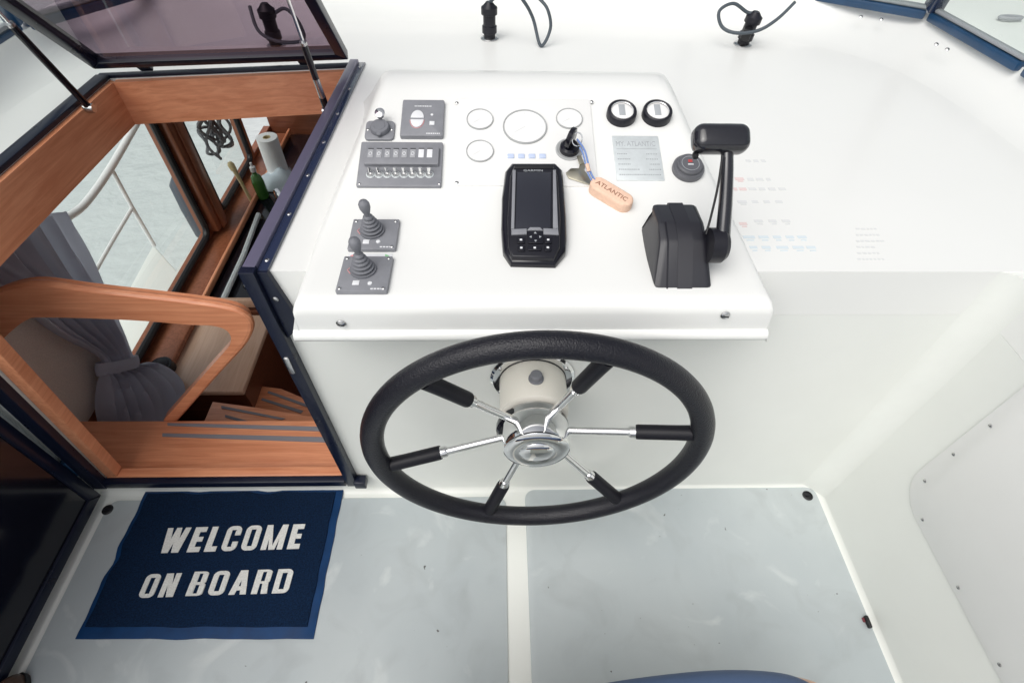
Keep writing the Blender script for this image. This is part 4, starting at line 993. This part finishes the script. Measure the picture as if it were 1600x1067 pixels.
# helm seat front
se = thing('helm_chair', 'blue padded helm seat with pale wooden edging', 'chair', (.2, -.15, 0))
seat_o = [(x, y+.007) for x, y in ((-.25, -.5), (.66, -.5), (.675, -.1), (.665, .06), (.64, .12), (.60, .152), (.54, .168), (.42, .172), (.25, .160), (.10, .14), (-.1, .12), (-.25, .10))]
seat_o = seat_o[:2]+[(p.x, p.y) for p in smooth([(x, y, 0) for x, y in seat_o[2:]], 6)]
MB().prism(seat_o, .42, .452, .010).build('wooden_edge', 'wood_light', se)
MB().prism([(x*.925-.012, y-.002) for x, y in seat_o], .4525, .53, .035, ID, 5).build('cushion', 'seat_blue', se, 60)
MB().box((.2, -.2, .215), (.5, .4, .41), .02).build('pedestal', 'gelcoat_worn', se)
# shoe
sp_ = W(40, 1062, 'z', .0); sh = thing('shoe', 'brown leather shoe toe on the grey floor beside the dark door', 'shoe', (sp_.x, sp_.y-.14, .005))
def shoe(mb, grow, z0, z1, dome):
    vs_, fs_ = [], []; N, K = 24, 6
    for j in range(K+1):
        f_ = j/K; z = z0+(z1-z0)*f_; sc_ = (1-f_**3*.75) if dome else 1
        for k in range(N):
            a = 2*math.pi*k/N; x = math.cos(a)*(.042+grow)*sc_*(1-.12*math.sin(a)); yy = math.sin(a)*(.135+grow)*(1-(f_**2)*.18 if dome else 1)
            vs_.append((sp_.x+x, sp_.y-.125+yy, z+(.02*max(0, -math.sin(a))*f_ if dome else 0)))
    for j in range(K):
        for k in range(N): fs_.append((j*N+k, j*N+(k+1) % N, (j+1)*N+(k+1) % N, (j+1)*N+k))
    fs_ += [tuple(range(N))[::-1], tuple(K*N+k for k in range(N))]
    return mb.add(vs_, fs_)
shoe(MB(), .004, .0055, .024, False).build('sole', 'black', sh); shoe(MB(), 0, .0235, .075, True).build('upper', 'shoe_leather', sh, 70)

# ------------------------------------------------------------------ windscreen on the upstand
wsn = thing('windscreen', 'blue framed windscreen standing on the white upstand around the dash', 'windscreen', (0, 2.2, 1.0))
WZ = 1.006
cor = [Vector((-1.375, -.3, WZ)), Vector((-1.375, 1.72, WZ)), Vector((-1.13, 2.10, WZ)), Vector((-.2, 2.30, WZ)), W(1330, 3, 'z', WZ)*3.2-W(1452, 24, 'z', WZ)*2.2, W(1452, 24, 'z', WZ), W(1600, 108, 'z', WZ), Vector((1.50, -.3, WZ))]
topc = [c+Vector(((.10 if c.x < 0 else -.10)*(abs(c.x) > 1), -.18 if c.y > 1.6 else 0, .52)) for c in cor]
def fbar(a, b2, w1, h1, name, m='blue_frame', upv=Vector((0, 0, 1))):
    d = (b2-a).normalized(); s_ = d.cross(upv).normalized(); n_ = s_.cross(d)
    return MB().box((0, 0, 0), ((b2-a).length, w1, h1), .006, Fr((a+b2)/2, d, s_, n_)).build(name, m, wsn)
for i in range(len(cor)-1):
    d = (cor[i+1]-cor[i]).normalized()
    a, b2 = cor[i]+d*.012, cor[i+1]-d*.012
    fbar(a, b2, .032, .026, 'bottom_rail')
    fbar(a+Vector((0, 0, .021)), b2+Vector((0, 0, .021)), .020, .012, 'glazing_bead', 'window_bead')
    fbar(topc[i]+d*.012, topc[i+1]-d*.012, .036, .036, 'top_rail')
    g0, g1, g2, g3 = cor[i]+d*.014, cor[i+1]-d*.014, topc[i+1]-d*.014, topc[i]+d*.014
    nrm = (g1-g0).cross(g3-g0).normalized()*.004
    MB().add([g0, g1, g2, g3, g0+nrm, g1+nrm, g2+nrm, g3+nrm], [(0, 1, 2, 3), (7, 6, 5, 4), (0, 4, 5, 1), (1, 5, 6, 2), (2, 6, 7, 3), (3, 7, 4, 0)]).build('pane', 'glass', wsn)
for i in (1, 2, 4, 5):
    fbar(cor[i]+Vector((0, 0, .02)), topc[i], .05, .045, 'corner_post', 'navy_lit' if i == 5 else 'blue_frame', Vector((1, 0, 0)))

# ------------------------------------------------------------------ outside: side deck, rail, fender, neighbouring boat
sd = struct('side_deck', MB().prism([(-1.545, -.5), (-1.86, -.5), (-1.865, 1.96), (-1.895, 2.36), (-1.69, 2.15), (-1.665, 2.6), (-1.60, 4.2), (-1.545, 4.2)], -.36, -.30, .006), 'gelcoat_worn')
struct('hull', MB().prism([(-1.545, -.5), (-1.72, -.5), (-1.70, 1.9), (-1.62, 4.2), (-1.545, 4.2)], -1.05, -.361), 'gelcoat_worn')
rl = thing('deck_railing', 'white tubular deck railing seen through the cabin window', 'railing', (-1.86, 2.3, -.30))
RX = -1.86
MB().tube(smooth([W(60, 352, 'x', RX), W(85, 346, 'x', RX), W(108, 338, 'x', RX), W(135, 316, 'x', RX), W(172, 264, 'x', RX), W(215, 190, 'x', RX), W(240, 148, 'x', RX), W(262, 110, 'x', RX)], 6), .017, 12).build('top_rail', 'white_paint', rl)
a = W(176, 268, 'x', RX); MB().tube([a, W(205, 322, 'x', RX), W(241, 384, 'x', RX)], .0105, 10).build('stanchion', 'white_paint', rl)
MB().tube([W(206, 326, 'x', RX), W(175, 378, 'x', RX), W(140, 440, 'x', RX)], .0095, 10).build('middle_rail', 'white_paint', rl)
MB().tube([W(100, 342, 'x', RX), W(120, 385, 'x', RX), W(165, 470, 'x', RX)], .0105, 10).build('stanchion', 'white_paint', rl)
fp_ = W(308, 322, 'x', -1.80)
fd = thing('fender', 'grey inflatable fender hanging outside behind the window pillar', 'fender', fp_+Vector((0, 0, -.2)))
MB().lathe([(0, -.24), (.05, -.23), (.085, -.18), (.09, 0), (.085, .16), (.05, .21), (.02, .23), (.02, .25), (0, .25)], 24, Fr(fp_)).build('body', 'fender', fd)
MB().tube([fp_+Vector((0, 0, .24)), fp_+Vector((-.04, .02, .50))], .007, 8).build('line', 'rope', fd)
rp_ = W(335, 205, 'x', -1.75)
rpo = thing('mooring_rope', 'tangled dark grey mooring rope hanging outside the narrow window', 'rope', rp_)
for j in range(7):
    c0 = rp_+Vector((random.uniform(-.03, .03), random.uniform(-.07, .07), random.uniform(-.05, .06))); ry, rz, rot = random.uniform(.05, .10), random.uniform(.09, .17), random.uniform(-.5, .5)
    pts = [c0+Vector((.02*math.sin(3*a+j), ry*math.cos(a)*math.cos(rot)-rz*math.sin(a)*math.sin(rot), ry*math.cos(a)*math.sin(rot)+rz*math.sin(a)*math.cos(rot))) for a in [2*math.pi*k/28 for k in range(28)]]
    MB().tube(pts, .009, 7, True).build('coil', 'rope', rpo)
MB().tube([rp_+Vector((0, 0, .15)), rp_+Vector((-.05, .05, .6))], .009, 7).build('line', 'rope', rpo)

nb = thing('neighbouring_boat', 'white deck of the neighbouring boat seen through the side window', 'boat', (3.2, 3.0, -.9))
MB().prism([(2.35, -1.5), (2.25, 2.4), (2.6, 4.2), (3.6, 6.0), (5.2, 6.0), (5.2, -1.5)], .0, .10, .03).build('deck', 'gelcoat_worn', nb)
MB().prism([(2.5, -1.5), (2.42, 2.4), (2.8, 4.1), (3.8, 5.8), (5.0, 5.8), (5.0, -1.5)], -1.2, -.001).build('hull', 'gelcoat_worn', nb)
MB().prism([(3.1, -1.5), (3.05, 2.6), (3.5, 3.6), (4.9, 3.8), (4.9, -1.5)], .10, .16, .02).build('cabin_top', 'gelcoat', nb)
cpx = W(1578, 30, 'z', .115)
MB().tube([cpx+Vector((.09*math.cos(a), .03*math.sin(a), .01)) for a in [2*math.pi*k/24 for k in range(24)]], .014, 8, True).build('deck_ring', 'window_bead', nb)
